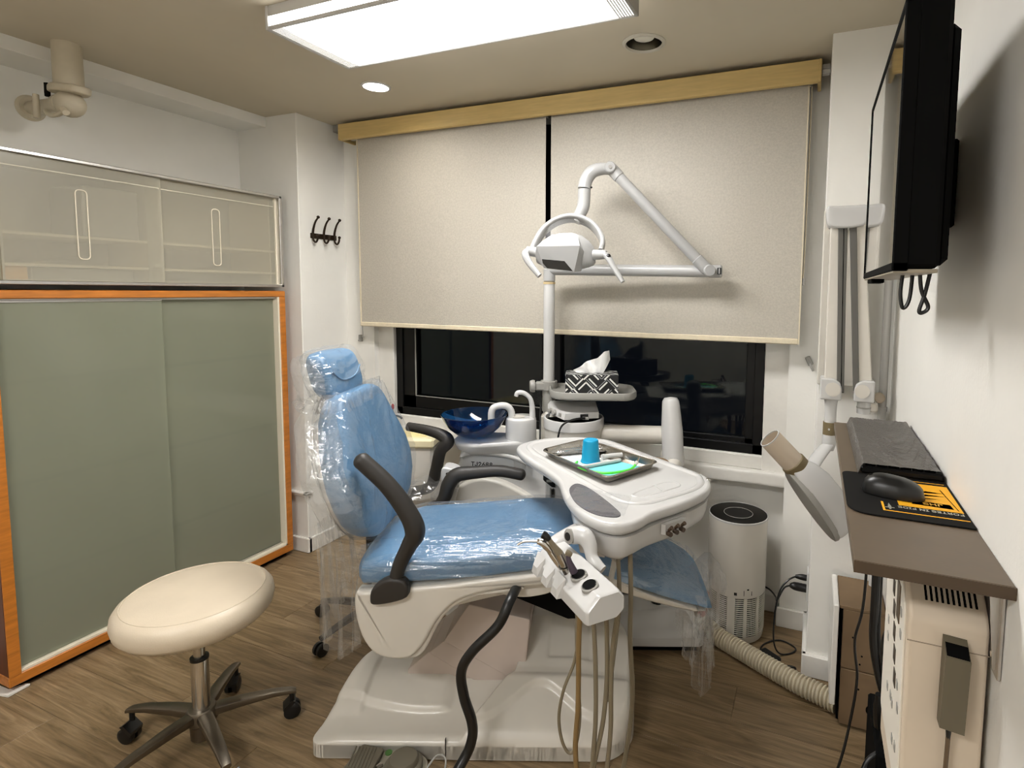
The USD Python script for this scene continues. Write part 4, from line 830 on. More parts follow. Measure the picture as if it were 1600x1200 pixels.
for sx, pts, rr_ in ((-1, [(-.238, 2.27, 1.658), (-.245, 2.26, 1.640), (-.222, 2.24, 1.600), (-.184, 2.22, 1.556)], [.016, .017, .014, .011]), (1, [(.075, 2.27, 1.645), (.088, 2.26, 1.632), (.115, 2.24, 1.585), (.145, 2.22, 1.535)], [.016, .017, .014, .011])):
    hd = part(ol, 'handle', tube(pts, rr_, 14, 8, .75), LAMPW, smooth=60)
    part(hd, 'hub', cyl((-.195 if sx < 0 else .025, 2.285, 1.652 if sx < 0 else 1.645), (-.245 if sx < 0 else .082, 2.272, 1.658 if sx < 0 else 1.646), .021, .0185, 24, .004), LAMPW)
    if sx > 0: part(hd, 'button', axis_lathe((.088, 2.252, 1.638), (.1, -1, .2), [(.009, -.006), (.009, .004), (.005, .007), (.001, .0075)], 16), BLACK)
for i in range(3): part(ol, 'vent', bx(-.10 + i * .012, -.094 + i * .012, 2.29, 2.30, 1.7235, 1.7265), GREYP)

# things standing on the unit
tb = thing('tissue_box', 'black and white patterned tissue box on the pole shelf', 'tissue box', (.03, 2.52, 1.039), 'U')
bx0, bx1, by0, by1, bz0, bz1 = -.088, .148, 2.455, 2.585, 1.0395, 1.128
part(tb, 'carton', bx(bx0, bx1, by0, by1, bz0, bz1, .002), M('carton_black', S(20, 20, 21), .5))
CW = M('carton_white', S(222, 222, 218), .5); CGR = M('carton_grey', S(130, 130, 132), .5)
def stripes(P, u0, v0, W, H, z):
    """flat print: a basket weave of slanted bars, clipped to the face"""
    out = []; face = shapely.box(0, 0, W, H)
    for i in range(-3, 12):
        for j in range(-3, 6):
            cx, cy = i * .046 + (j % 2) * .023, j * .046
            sgn = 1 if (i + j) % 2 == 0 else -1
            for k in (-1, 0, 1):
                if (i * 7 + j * 3 + k) % 5 == 0: continue
                o = k * .0105; L_ = .025 if k else .031; wd = .0034 if k else .0021
                dx, dy = math.cos(sgn * math.pi / 4), math.sin(sgn * math.pi / 4); ox, oy = -dy * o, dx * o
                q = Polygon([(cx + ox - dx * L_ - dy * -wd, cy + oy - dy * L_ - dx * wd), (cx + ox + dx * L_ + dy * wd, cy + oy + dy * L_ - dx * wd), (cx + ox + dx * L_ - dy * wd, cy + oy + dy * L_ + dx * wd), (cx + ox - dx * L_ - dy * wd, cy + oy - dy * L_ + dx * wd)])
                q = shapely.convex_hull(q).intersection(face.buffer(-.001))
                if q.is_empty or q.geom_type != 'Polygon' or q.area < 4e-6: continue
                pts = np.array(q.exterior.coords)[:-1]; out.append((pts, k))
    return out
fs = stripes(None, 0, 0, bx1 - bx0, bz1 - bz0, 0)
def facem(pts, o, ex, ey, ez):
    o, ex, ey, ez = map(lambda a: np.array(a, float), (o, ex, ey, ez)); r0_ = o + pts[:, :1] * ex + pts[:, 1:] * ey
    return loft([r0_ - ez * .0003, r0_ + ez * .0005])
for kk, mat_ in ((0, CGR), (1, CW)):
    part(tb, 'print', cat([facem(p, (bx0, by0, bz0), (1, 0, 0), (0, 0, 1), (0, -1, 0)) for p, k in fs if (k == 0) == (kk == 0)]), mat_, smooth=False, kind='stuff')
    part(tb, 'print', cat([facem(p, (bx0, by0, bz1), (1, 0, 0), (0, 1, 0), (0, 0, 1)) for p, k in stripes(None, 0, 0, bx1 - bx0, by1 - by0, 0) if (k == 0) == (kk == 0)]), mat_, smooth=False, kind='stuff')
    part(tb, 'print', cat([facem(p, (bx0, by1, bz0), (0, -1, 0), (0, 0, 1), (-1, 0, 0)) for p, k in stripes(None, 0, 0, by1 - by0, bz1 - bz0, 0) if (k == 0) == (kk == 0)]), mat_, smooth=False, kind='stuff')
def tis(s, t):
    x = -.035 + s * .115 + t * (.03 * s - .0) ; hgt = np.interp(s, [0, .25, .5, .68, .8, .95, 1], [.012, .046, .055, .07, .10, .103, .06])
    return np.stack([x - .02 * t * (1 - s) + .01 * np.sin(s * 9) * t, 2.515 + .016 * np.sin(s * 11 + t * 3) * t + .02 * t * t, bz1 - .003 + t * hgt], -1)
part(tb, 'tissue', grid(40, 14, tis, .0012), PAPER, smooth=60)
cb = thing('scaler_box', 'white control box with two knobs and black cable on the unit drum', 'control box', (-.05, 2.47, .932), 'U')
part(cb, 'case', hull(np.array([(-.17, 2.50, .945), (-.09, 2.405, .934), (.062, 2.45, .934), (.05, 2.57, .934), (-.16, 2.56, .94), (-.168, 2.50, .985), (-.085, 2.407, .962), (.062, 2.452, .962), (.05, 2.57, .985), (-.158, 2.56, .99)])), WHITE, smooth=False)
for t_ in (.2, .45):
    c = np.array([-.17, 2.50, .963]) * (1 - t_) + np.array([-.09, 2.405, .950]) * t_
    part(cb, 'knob', axis_lathe(c, (-.095, -.08, 0), [(.012, -.004), (.012, .008), (.010, .012), (.001, .013)], 20), GREYP)
c = np.array([-.17, 2.50, .963]) * .25 + np.array([-.09, 2.405, .950]) * .75
part(cb, 'switch', to_line(bx(-.009, .009, -.008, .008, -.001, .0015, .0005), c, (.08, -.095, -.005), (0, 0, 1)), GREYP)
part(cb, 'socket', bx(.0 - .02, .015, 2.425, 2.437, .936, .956, .001), BLACK)
part(cb, 'plug', bx(-.01, .018, 2.415, 2.430, .9335, .945, .001), GREYP)
single('scaler_cable', 'black cable looping from the control box down the drum', 'cable', tube([(.0, 2.415, .942), (-.05, 2.37, .945), (-.095, 2.352, .925), (-.112, 2.35, .88), (-.115, 2.352, .82), (-.115, 2.355, .74)], .0045, 8, 8), BLACK, 'U')
single('pole_cable', 'thin black cable hanging down beside the pole foot', 'cable', tube([(-.205, 2.60, 1.0), (-.205, 2.54, .95), (-.200, 2.47, .90), (-.195, 2.40, .82), (-.19, 2.395, .76)], .004, 8, 6), BLACK, 'U')

# ---------------------------------------------------------------- delivery table over the legs
dt = thing('delivery_table', 'white instrument delivery table with grey touch pad over the leg rest', 'instrument table', (.1, 1.9, .74), 'U')
CO = smooth_path([(-.268, 2.175), (-.235, 2.245), (-.17, 2.30), (-.09, 2.325), (.0, 2.325), (.075, 2.305), (.125, 2.262), (.27, 2.055), (.395, 1.875), (.415, 1.81), (.405, 1.745), (.37, 1.68), (.29, 1.60), (.20, 1.53), (.155, 1.475), (.11, 1.443), (.065, 1.445), (.02, 1.478), (-.018, 1.535), (-.045, 1.60), (-.065, 1.68), (-.085, 1.79), (-.13, 1.885), (-.19, 1.985), (-.245, 2.09)], 5, True)
def offs(d, z): return put(inset(CO, d), z, 'xy')
part(dt, 'table_top', loft([offs(.05, .838), offs(.022, .841), offs(.006, .850), offs(.0, .860), offs(.0, .872), offs(.004, .880), offs(.012, .882), offs(.03, .880)]), WHITE, smooth=50)
LB = smooth_path([(-.035, 1.62), (-.012, 1.548), (.025, 1.492), (.067, 1.457), (.11, 1.454), (.15, 1.484), (.2, 1.538), (.29, 1.608), (.364, 1.687), (.399, 1.75), (.406, 1.81), (.383, 1.872), (.26, 2.05), (.15, 2.19), (.04, 2.22), (-.06, 2.16), (-.09, 2.0), (-.055, 1.8)], 5, True)
part(dt, 'table_body', loft([put(inset(LB, d), z, 'xy') for d, z in ((.05, .762), (.028, .766), (.012, .780), (.004, .805), (.0, .838), (.02, .842))]), WHITE, smooth=50)
# raised rim round the sunk work surface
PAN = smooth_path([(-.215, 2.185), (-.18, 2.245), (-.09, 2.285), (.0, 2.288), (.06, 2.272), (.10, 2.235), (.24, 2.03), (.365, 1.86), (.38, 1.81), (.368, 1.755), (.33, 1.705), (.25, 1.645), (.185, 1.60), (.13, 1.60), (.085, 1.645), (.02, 1.745), (-.06, 1.88), (-.13, 1.995), (-.19, 2.10)], 5, True)
part(dt, 'rim', loft([put(inset(PAN, d), z, 'xy') for d, z in ((-.016, .8805), (-.012, .886), (-.004, .887), (.003, .884), (.008, .8815))], False, False), WHITE, smooth=60)
part(dt, 'work_surface', loft([put(inset(PAN, d), z, 'xy') for d, z in ((.006, .8812), (.012, .8825))]), WHITE)
part(dt, 'dish', loft([put(inset(rounded([(.165, 1.635), (.215, 1.66), (.31, 1.735), (.30, 1.775), (.26, 1.775), (.16, 1.68), (.14, 1.645)], .03), d), z, 'xy') for d, z in ((-.003, .8826), (-.001, .8852), (.003, .8852), (.006, .8828))], False, False), WHITE, smooth=60)
part(dt, 'dish_divider', tube([(.225, 1.74, .8835), (.245, 1.685, .8835)], .0025, 8, 0), WHITE)
TP = smooth_path([(-.046, 1.688), (-.036, 1.735), (-.015, 1.745), (.02, 1.70), (.06, 1.62), (.095, 1.535), (.102, 1.505), (.09, 1.488), (.055, 1.492), (.02, 1.515), (-.01, 1.555), (-.032, 1.61)], 4, True)
tpd = part(dt, 'touch_pad', slab(TP, .8795, .8835, .001, 'xy'), TOUCH, label='grey touch pad under clear film')
part(dt, 'pad_film', wrinkle(grid(24, 24, lambda s, t: np.stack([-.06 + .17 * s + .035 * t, 1.56 + .0 * s - .075 * s + .15 * t, .8855 + 0 * s], -1)), .012, np.array([40., 40, 40]), 4), FILM, smooth=60)
# controls on the near right side
part(dt, 'valve_plate', hull(*[np.array([(.222, 1.552, z), (.29, 1.606, z), (.222 + .012, 1.546, z), (.29 + .012, 1.600, z)]) for z in (.805, .835)]), WHITE, smooth=False)
for k_ in range(3):
    c = np.array([.240 + k_ * .021, 1.545 + k_ * .0165, .822])
    vv = part(dt, 'toggle_valve', cyl(c - [0, 0, .010], c + [.008, -.012, -.010], .007, n=12), BRASSB)
    part(vv, 'toggle', tube([c + [.002, -.004, .0], c + [.010, -.014, .012]], [.004, .006], 8, 0), BRASSB)
for k_ in range(2): part(dt, 'bottle_knob', mv(trimesh.creation.icosphere(2, .009), (.392 + .018 * k_, 1.86 - .055 * k_, .876)), CHROME)
part(dt, 'under_block', hull(np.array([(-.02, 1.56, .80), (.07, 1.52, .80), (.09, 1.60, .80), (-.01, 1.64, .80), (-.01, 1.57, .74), (.06, 1.54, .74), (.08, 1.60, .74), (.0, 1.63, .74)])), WHITE, smooth=False)
part(dt, 'under_tray', slab(inset(LB, .07), .742, .768, .01, 'xy'), CREAM)
part(dt, 'pull_lever', tube([(-.03, 1.475, .835), (.0, 1.455, .842), (.016, 1.44, .825), (.022, 1.425, .800), (.034, 1.412, .785), (.05, 1.40, .774)], [.024, .024, .020, .0165, .0165, .014], 16, 8), WHITE, smooth=60)
part(dt, 'lever_hub', axis_lathe((-.036, 1.462, .838), (-.7, -.6, .1), [(.020, -.01), (.020, .006), (.014, .009)], 20), GREYP)
part(dt, 'lever_screw', axis_lathe((-.036, 1.462, .838), (-.7, -.6, .1), [(.011, .006), (.011, .0105), (.001, .0105)], 16), BLACK)
# instrument holder: an arm and a long block with bored seats
part(dt, 'holder_arm', tube([(.0, 1.60, .80), (-.035, 1.56, .80), (-.075, 1.52, .79), (-.095, 1.50, .785)], [.026, .026, .027, .022], 16, 6, .8), WHITE, smooth=60)
ex = np.array([.145, -.265, 0]); ex /= np.linalg.norm(ex); ey = np.array([-ex[1], ex[0], 0]); o = np.array([-.088, 1.500, 0])
HP = [(0, .76), (.025, .742), (.27, .742), (.30, .755), (.30, .80), (.0, .80)]
def hb(s, w, z): return o + ex * s + ey * w + np.array([0, 0, z])
prof = [(-.052, .735), (.03, .735), (.052, .752), (.052, .782), (.036, .802), (-.02, .800), (-.052, .768)]
pr_ = rounded(prof, .004, 2)
part(dt, 'instrument_holder', loft([np.array([hb(s, a * k - (1 - k) * .0, .765 + (b - .765) * k) for a, b in pr_]) for s, k in ((-.012, .6), (-.004, .9), (.006, 1), (.285, 1), (.294, .97), (.298, .9))]), WHITE, smooth=40)
for s in (.19, .245):
    ho = part(dt, 'holder_seat', axis_lathe(hb(s, -.012, .788), np.array([0, 0, 1.]) - ey * .35, [(.0215, -.004), (.0215, .014), (.018, .016), (.0165, .012)], 24), GREYP)
    part(ho, 'bore', axis_lathe(hb(s, -.012, .788), np.array([0, 0, 1.]) - ey * .35, [(.0165, .0175), (.001, .0177)], 24), BLACKM)
for s in (.03, .09, .15): part(dt, 'holder_cradle', hull(np.array([hb(s - .024, -.050, .742), hb(s + .024, -.050, .742), hb(s - .018, -.066, .740), hb(s + .018, -.066, .740), hb(s - .024, -.044, .79), hb(s + .024, -.044, .79), hb(s - .012, -.064, .762), hb(s + .012, -.064, .762)])), WHITE, smooth=False)
part(dt, 'strut', tube([(.105, 1.60, .765), (.085, 1.53, .715), (.065, 1.46, .665)], .0085, 8, 0), CREAM)

# instruments with their hoses
U3 = np.array
def hose(P, r, m=HOSEM): return tube(P, r, 10, 8), m
syr = thing('air_water_syringe', 'chrome air water syringe with long thin tip, leftmost in the holder', 'syringe', (-.10, 1.40, .24), 'U')
part(syr, 'tip', tube([(-.168, 1.375, .853), (-.150, 1.375, .862), (-.112, 1.375, .862)], .0028, 8, 4), CHROME)
part(syr, 'head', tube([(-.118, 1.375, .861), (-.104, 1.375, .860), (-.092, 1.376, .850), (-.082, 1.377, .836)], [.006, .011, .012, .009], 14, 5), CHROME)
part(syr, 'button', cyl((-.097, 1.367, .868), (-.097, 1.362, .874), .005, n=10), BLACK)
part(syr, 'handle', tube([(-.086, 1.377, .838), (-.068, 1.380, .81), (-.048, 1.384, .778), (-.038, 1.385, .755)], [.009, .010, .0085, .007], 14, 5), CHROME)
part(syr, 'hose', tube([(-.038, 1.385, .755), (-.02, 1.388, .69), (-.012, 1.388, .60), (-.022, 1.385, .53), (-.048, 1.38, .46), (-.060, 1.38, .385), (-.052, 1.38, .32), (-.034, 1.38, .285), (-.016, 1.38, .30), (-.005, 1.38, .385), (-.012, 1.385, .50), (-.016, 1.40, .62), (-.01, 1.46, .74)], .0042, 8, 8), HOSEM)
hp1 = thing('handpiece', 'bronze steel handpiece with black head, second in the holder', 'handpiece', (-.07, 1.37, .24), 'U', group='handpieces in the holder')
part(hp1, 'head', tube([(-.103, 1.352, .892), (-.094, 1.352, .886), (-.086, 1.353, .878)], [.009, .0095, .007], 12, 4), BLACK)
part(hp1, 'neck', tube([(-.09, 1.353, .883), (-.074, 1.354, .86), (-.060, 1.356, .840)], [.005, .0075, .0105], 14, 4), HOSEM)
part(hp1, 'grip', tube([(-.061, 1.356, .841), (-.050, 1.358, .818), (-.044, 1.36, .80), (-.030, 1.362, .765)], [.0105, .0125, .0115, .0125], 16, 4), STEEL)
part(hp1, 'ring', tube([(-.0465, 1.3595, .808), (-.0455, 1.3597, .805)], .0130, 16, 0), BLACK)
part(hp1, 'hose', tube([(-.030, 1.362, .767), (-.020, 1.366, .745), (-.008, 1.372, .70), (-.010, 1.376, .58), (-.010, 1.378, .42), (-.016, 1.378, .30), (-.006, 1.378, .20), (.02, 1.40, .11), (.06, 1.45, .06)], .0068, 10, 8), HOSEB)
hp2 = thing('handpiece', 'dark purple grey handpiece, third from the left in the holder', 'handpiece', (-.02, 1.35, .24), 'U', group='handpieces in the holder')
part(hp2, 'head', tube([(-.043, 1.332, .856), (-.036, 1.332, .852), (-.03, 1.333, .848)], [.007, .0075, .006], 12, 4), HOSEM)
part(hp2, 'neck', tube([(-.038, 1.332, .850), (-.036, 1.333, .835), (-.030, 1.334, .818)], [.0055, .007, .009], 12, 4), HANDPURP)
part(hp2, 'grip', tube([(-.031, 1.334, .82), (-.018, 1.337, .792), (-.006, 1.34, .768), (.005, 1.343, .745)], [.009, .0105, .0115, .0125], 16, 4), HANDPURP)
part(hp2, 'collar', tube([(.003, 1.3425, .748), (.010, 1.345, .733)], .0105, 14, 0), HOSEM)
part(hp2, 'hose', tube([(.009, 1.345, .735), (.022, 1.355, .70), (.030, 1.365, .62), (.035, 1.37, .50), (.036, 1.372, .38), (.030, 1.372, .27), (.028, 1.375, .18), (.05, 1.42, .10)], .0062, 10, 8), HOSEM)
for k_, (lab, P, r, m_) in enumerate((('grey brown supply hose below the empty front seats', [(.05, 1.30, .735), (.058, 1.33, .69), (.062, 1.355, .62), (.064, 1.37, .50), (.056, 1.375, .38), (.038, 1.375, .28), (.022, 1.38, .20), (.0, 1.42, .12)], .0062, HOSEM), ('dark supply hose at the right end of the holder', [(.085, 1.29, .735), (.083, 1.33, .67), (.076, 1.355, .58), (.075, 1.37, .45), (.076, 1.375, .36), (.068, 1.375, .25), (.055, 1.39, .16)], .0062, HOSEM), ('straight grey hose hanging alone right of the holder', [(.130, 1.50, .775), (.134, 1.50, .65), (.134, 1.50, .523), (.143, 1.50, .332), (.122, 1.50, .141), (.10, 1.51, .05)], .0068, HOSEM), ('grey hose behind the holder strut', [(.095, 1.50, .78), (.10, 1.50, .70), (.10, 1.48, .62), (.085, 1.44, .52), (.07, 1.42, .40)], .006, HOSEM))):
    single('supply_hose', lab, 'hose', tube(P, r, 10, 8), m_, 'U', group='supply hoses under the delivery table')

# on the table: steel tray and what lies in it
ez_ = np.array([0, 0, 1.])
TR = rounded([(-.155, 2.028), (.0, 2.178), (.255, 1.898), (.075, 1.728)], [.03, .03, .03, .03], 6)
tr = thing('steel_tray', 'stainless steel instrument tray on the delivery table', 'tray', (.045, 1.96, .887), 'U')
part(tr, 'pan', loft([put(inset(TR, d), z, 'xy') for d, z in ((.018, .8875), (.012, .889), (.004, .908), (-.002, .9135), (-.0065, .9125), (-.0075, .910), (-.003, .9085), (.003, .9065), (.0105, .8905), (.018, .8892))]), STEEL, smooth=50)
def quad(P, z, th): return slab(np.array(P), z, z + th, .0003, 'xy')
single('bib_paper', 'aqua and white paper bib lining the steel tray', 'paper', quad(inset(rounded([(-.105, 2.02), (-.045, 2.085), (.225, 1.895), (.075, 1.755)], .01), .006), .8895, .0006), PAPER, 'U')
single('bib_paper', 'aqua paper square on the right of the steel tray', 'paper', quad([(.0, 1.86), (.115, 1.97), (.215, 1.885), (.085, 1.765)], .8902, .0006), AQUA, 'U')
single('bib_paper', 'pale aqua paper strip left of the blue cup', 'paper', quad([(-.09, 1.985), (-.055, 2.02), (.03, 1.95), (-.01, 1.905)], .8902, .0006), M('pale_aqua_paper', S(190, 226, 220), .8), 'U')
single('drinking_cup', 'bright blue plastic cup standing upside down in the tray', 'cup', lathe(.022, 1.955, [(.033, .8912), (.036, .893), (.0345, .896), (.033, .90), (.0275, .966), (.026, .970), (.024, .9715), (.023, .970), (.001, .9705)], 40), CUPM, 'U')
single('suction_tube', 'white plastic suction tube lying across the tray before the cup', 'suction tip', tube([(-.012, 1.865, .8985), (.06, 1.91, .8985), (.115, 1.945, .8985), (.128, 1.955, .8985)], [.0065, .0065, .0068, .0055], 12, 4), WHITE, 'U')
vt = thing('valve_tip', 'short white plastic sleeve beside the blue cup', 'sleeve', (.11, 1.99, .891), 'U')
part(vt, 'sleeve', tube([(.068, 1.985, .8995), (.10, 2.0, .8995), (.138, 2.012, .8995)], [.0085, .0085, .0088], 14, 3), WHITE)
part(vt, 'end_ring', tube([(.064, 1.983, .8995), (.072, 1.987, .8995)], .0098, 14, 0), WHITE)
gt = thing('saliva_ejector', 'bright green bent saliva ejector tube in the tray', 'saliva ejector', (.1, 1.85, .891), 'U')
part(gt, 'tube', tube([(-.025, 1.93, .897), (-.03, 1.90, .898), (-.015, 1.86, .899), (.015, 1.825, .900), (.060, 1.800, .901), (.10, 1.805, .901), (.145, 1.83, .901), (.165, 1.855, .902), (.175, 1.88, .904)], .0042, 10, 8), GREEN)
part(gt, 'cap', tube([(.174, 1.877, .904), (.182, 1.897, .908)], [.0055, .0065], 10, 0), WHITE)
part(gt, 'tip', tube([(.182, 1.895, .910), (.190, 1.91, .918), (.192, 1.915, .924)], [.004, .003, .0015], 8, 3), CHROME)
po = thing('instrument_pouch', 'crumpled clear pouch of wrapped steel instruments behind the cup', 'pouch', (-.02, 2.06, .891), 'U')
part(po, 'foil', wrinkle(grid(30, 16, lambda s, t: np.stack([-.12 + .19 * s + .03 * t, 2.005 + .055 * s + .075 * t - .03 * s * t, .897 + .010 * np.sin(s * 6) * np.sin(t * 3)], -1)), .012, np.array([45., 45, 45]), 6), M('pouch_foil', S(176, 176, 174), .22, metal=.85, bump=.5, bscale=60, bdist=.004), smooth=40)
for k_ in range(3): part(po, 'instrument', tube([(-.11 + .01 * k_, 2.02 + .02 * k_, .903), (-.02 + .01 * k_, 2.055 + .015 * k_, .905), (.05 + .01 * k_, 2.065 + .015 * k_, .904)], .0032, 8, 3), CHROME)
part(po, 'clear_film', wrinkle(grid(30, 18, lambda s, t: np.stack([-.125 + .21 * s + .03 * t, 2.0 + .055 * s + .085 * t - .03 * s * t, .908 + .014 * np.sin(s * 7) * np.sin(t * 3.1)], -1)), .022, np.array([30., 30, 30]), 16), FILMW, smooth=60)

# ---------------------------------------------------------------- air purifier and its plugs
PX, PY = -.275, 2.464
ap = thing('air_purifier', 'white cylindrical air purifier with black top under the window', 'air purifier', (PX, PY, 0))
part(ap, 'body', lathe(PX, PY, [(.121, .205), (.1245, .212), (.1245, .525), (.1225, .533)], 64, False), CREAM)
part(ap, 'foot', lathe(PX, PY, [(.108, .002), (.117, .006), (.120, .02), (.120, .036), (.112, .038)], 64), CREAM)
part(ap, 'top_panel', lathe(PX, PY, [(.1225, .526), (.1225, .533), (.118, .5335), (.001, .5335)], 64), M('purifier_top', S(9, 9, 10), .18))
part(ap, 'top_rim', lathe(PX, PY, [(.1250, .526), (.1250, .534), (.1225, .5355), (.1215, .5345)], 64, False), WHITE)
ring_ = np.c_[PX + .061 * np.cos(np.linspace(0, 2 * np.pi, 60, endpoint=False)), PY + .061 * np.sin(np.linspace(0, 2 * np.pi, 60, endpoint=False)), np.full(60, .5345)]
part(ap, 'light_ring', tube(ring_, .0014, 6, 0, closed=True), GREYP)
part(ap, 'control_disc', lathe(PX, PY, [(.058, .5336), (.058, .5342), (.001, .5344)], 48), BLACK)
part(ap, 'grille_core', lathe(PX, PY, [(.1192, .036), (.1192, .206)], 48, False), M('grille_dark', S(28, 26, 24), .7))
part(ap, 'grille_slat', cat([lathe(PX, PY, [(.116, .0405 + i * .0087), (.1222, .0408 + i * .0087), (.1228, .0425 + i * .0087), (.1222, .0442 + i * .0087), (.116, .0445 + i * .0087)], 64, False) for i in range(19)]), CREAM, kind='stuff')
for a in (-150, -120, -92, -64, -35):
    w = .016 if a == -92 else .007
    c = np.array([PX + .119 * math.cos(math.radians(a)), PY + .119 * math.sin(math.radians(a)), 0]); e = np.array([-math.sin(math.radians(a)), math.cos(math.radians(a)), 0])
    n = np.array([math.cos(math.radians(a)), math.sin(math.radians(a)), 0])
    part(ap, 'grille_post', hull(np.array([c + e * s * w + n * d + [0, 0, z] for s in (-1, 1) for d in (-.006, .0042) for z in (.036, .208)])), CREAM, smooth=False)
for k_, (a, z0, z1, w) in enumerate(((-84, .222, .234, .006), (-68, .222, .245, .001), (-60, .246, .252, .004), (-52, .222, .24, .001))):
    c = np.array([PX + .1247 * math.cos(math.radians(a)), PY + .1247 * math.sin(math.radians(a)), 0]); e = np.array([-math.sin(math.radians(a)), math.cos(math.radians(a)), 0])
    part(ap, 'marking', hull(np.array([c * [1, 1, 0] + e * s * w + np.array([math.cos(math.radians(a)), math.sin(math.radians(a)), 0]) * d + [0, 0, z] for s in (-1, 1) for d in (-.001, .0006) for z in (z0, z1)])), INK, smooth=False)
ou = thing('wall_outlet', 'white outlet on the side of the boxed chase', 'outlet', (.022, 2.42, .25))
part(ou, 'plate', bx(.014, .0225, 2.385, 2.455, .235, .355, .002), WHITE)
for z, lab in ((.318, 'upper black plug with cord in the chase outlet'), (.273, 'lower black adapter plug in the chase outlet')):
    pl = thing('power_plug', lab, 'plug', (-.01, 2.42, z - .01), group='plugs in the chase outlet')
    if z > .3:
        part(pl, 'body', tube([(.014, 2.42, z), (-.006, 2.42, z), (-.03, 2.42, z - .002)], [.012, .012, .007], 12, 3), BLACK)
        part(pl, 'cord', tube([(-.028, 2.42, z - .002), (-.055, 2.40, z - .012), (-.085, 2.38, z - .05), (-.10, 2.36, .20), (-.105, 2.34, .10), (-.095, 2.33, .04), (-.07, 2.35, .006), (-.03, 2.38, .004), (-.02, 2.42, .004), (-.08, 2.45, .004), (-.14, 2.40, .004), (-.15, 2.34, .004), (-.09, 2.30, .004)], .0035, 8, 6), BLACK)
    else:
        part(pl, 'body', tube([(.014, 2.42, z), (-.012, 2.42, z), (-.035, 2.415, z + .003), (-.05, 2.41, z + .004)], [.017, .0175, .016, .008], 14, 3), BLACK)
        part(pl, 'cord', tube([(-.048, 2.41, z + .004), (-.072, 2.40, z - .006), (-.098, 2.39, z - .06), (-.106, 2.44, .20), (-.135, 2.50, .195), (-.18, 2.52, .20)], .0035, 8, 6), BLACK)
ad = thing('power_adapter', 'black power adapter and coiled lead on the floor by the corrugated hose', 'adapter', (-.11, 2.30, 0))
part(ad, 'case', rot(rbox(-.155, -.07, 2.275, 2.315, .002, .032, .008), (0, 0, 1), -35, (-.11, 2.295, 0)), BLACK)
part(ad, 'lead', tube([(-.075, 2.272, .018), (-.045, 2.262, .012), (-.02, 2.262, .02), (-.015, 2.27, .012), (-.025, 2.285, .006), (-.05, 2.28, .006)], .004, 8, 6), BLACK)

# ---------------------------------------------------------------- corrugated hose
P = smooth_path([(-.40, 2.345, .085), (-.37, 2.33, .06), (-.31, 2.30, .043), (-.246, 2.268, .041), (-.114, 2.197, .041), (.0, 2.140, .041), (.06, 2.118, .041), (.13, 2.09, .041)], 30)
dd_ = np.r_[0, np.cumsum(np.linalg.norm(np.diff(P, axis=0), axis=1))]; s_ = np.arange(0, dd_[-1], .0016); P = np.c_[[np.interp(s_, dd_, P[:, i]) for i in range(3)]].T
R_ = .0380 - .0085 * np.abs(np.cos(s_ / .0140 * np.pi)) ** 5
single('corrugated_hose', 'beige corrugated suction hose crossing the floor from chair to brown box', 'hose', tube(P, R_, 20, 0), M('corrugated_hose_plastic', S(190, 180, 156), .45), smooth=50)
single('red_clip', 'small red clamp at the start of the corrugated hose', 'clamp', cat(tube([(-.385, 2.36, .20), (-.39, 2.352, .14), (-.40, 2.345, .10)], [.012, .012, .02], 10, 3)), RED)

# ---------------------------------------------------------------- brown box by the chase with its white side
bb = thing('plumbing_box', 'low brown board box with white side panel at the chase foot', 'box', (.18, 2.14, 0))
part(bb, 'white_side', bx(.100, .118, 2.015, 2.245, .08, .440, .003), TRIM, label='white painted side panel')
part(bb, 'top_board', bx(.120, .262, 2.03, 2.25, .424, .436, .002), BROWNB)
part(bb, 'front_board', bx(.132, .262, 2.03, 2.044, .215, .424, .002), BROWNB)
part(bb, 'front_board', bx(.132, .262, 2.03, 2.044, .010, .212, .002), BROWNB)
part(bb, 'inner', bx(.125, .262, 2.05, 2.24, .01, .42), BLACKM)  # black block stands for the shade inside the open box
part(bb, 'cable_hole', cyl((.236, 2.0305, .085), (.236, 2.0285, .085), .021, n=24), BLACKM)
for (x, z) in ((.165, .33), (.235, .34), (.195, .27), (.19, .24), (.19, .15)): part(bb, 'screw_hole', cyl((x, 2.0305, z), (x, 2.0287, z), .003, n=10), BLACKM)

# ---------------------------------------------------------------- x-ray unit folded on the chase
xr = thing('xray_unit', 'cream dental x-ray arm folded against the chase with tube head and cone', 'x-ray unit', (.1, 2.1, .7))
part(xr, 'wall_plate', bx(.018, .165, 2.235, 2.268, 1.16, 1.80, .004), CREAM)
part(xr, 'top_joint', slab(smooth_path([(.024, 1.787), (.06, 1.789), (.11, 1.789), (.147, 1.787), (.148, 1.745), (.138, 1.724), (.10, 1.716), (.06, 1.716), (.036, 1.722), (.026, 1.74)], 3, True), 2.06, 2.16, .008, 'xz', 3), WHITE, smooth=50)
part(xr, 'joint_axle', bx(.06, .12, 2.15, 2.24, 1.735, 1.775, .005), CREAM)
A_ = part(xr, 'lower_arm', slab([(.038, 1.74), (.092, 1.74), (.100, 1.19), (.040, 1.19)], 2.085, 2.14, .005, 'xz'), CREAM)
part(A_, 'grey_strip', slab([(.062, 1.725), (.089, 1.725), (.104, 1.16), (.081, 1.16)], 2.078, 2.092, .002, 'xz'), GREYARM)
part(A_, 'dark_line', slab([(.078, 1.722), (.080, 1.722), (.095, 1.165), (.093, 1.165)], 2.0765, 2.080, .0005, 'xz'), BLACKM)
B_ = part(xr, 'upper_arm', slab([(.10, 1.74), (.142, 1.74), (.190, 1.18), (.140, 1.18)], 2.085, 2.14, .005, 'xz'), CREAM)
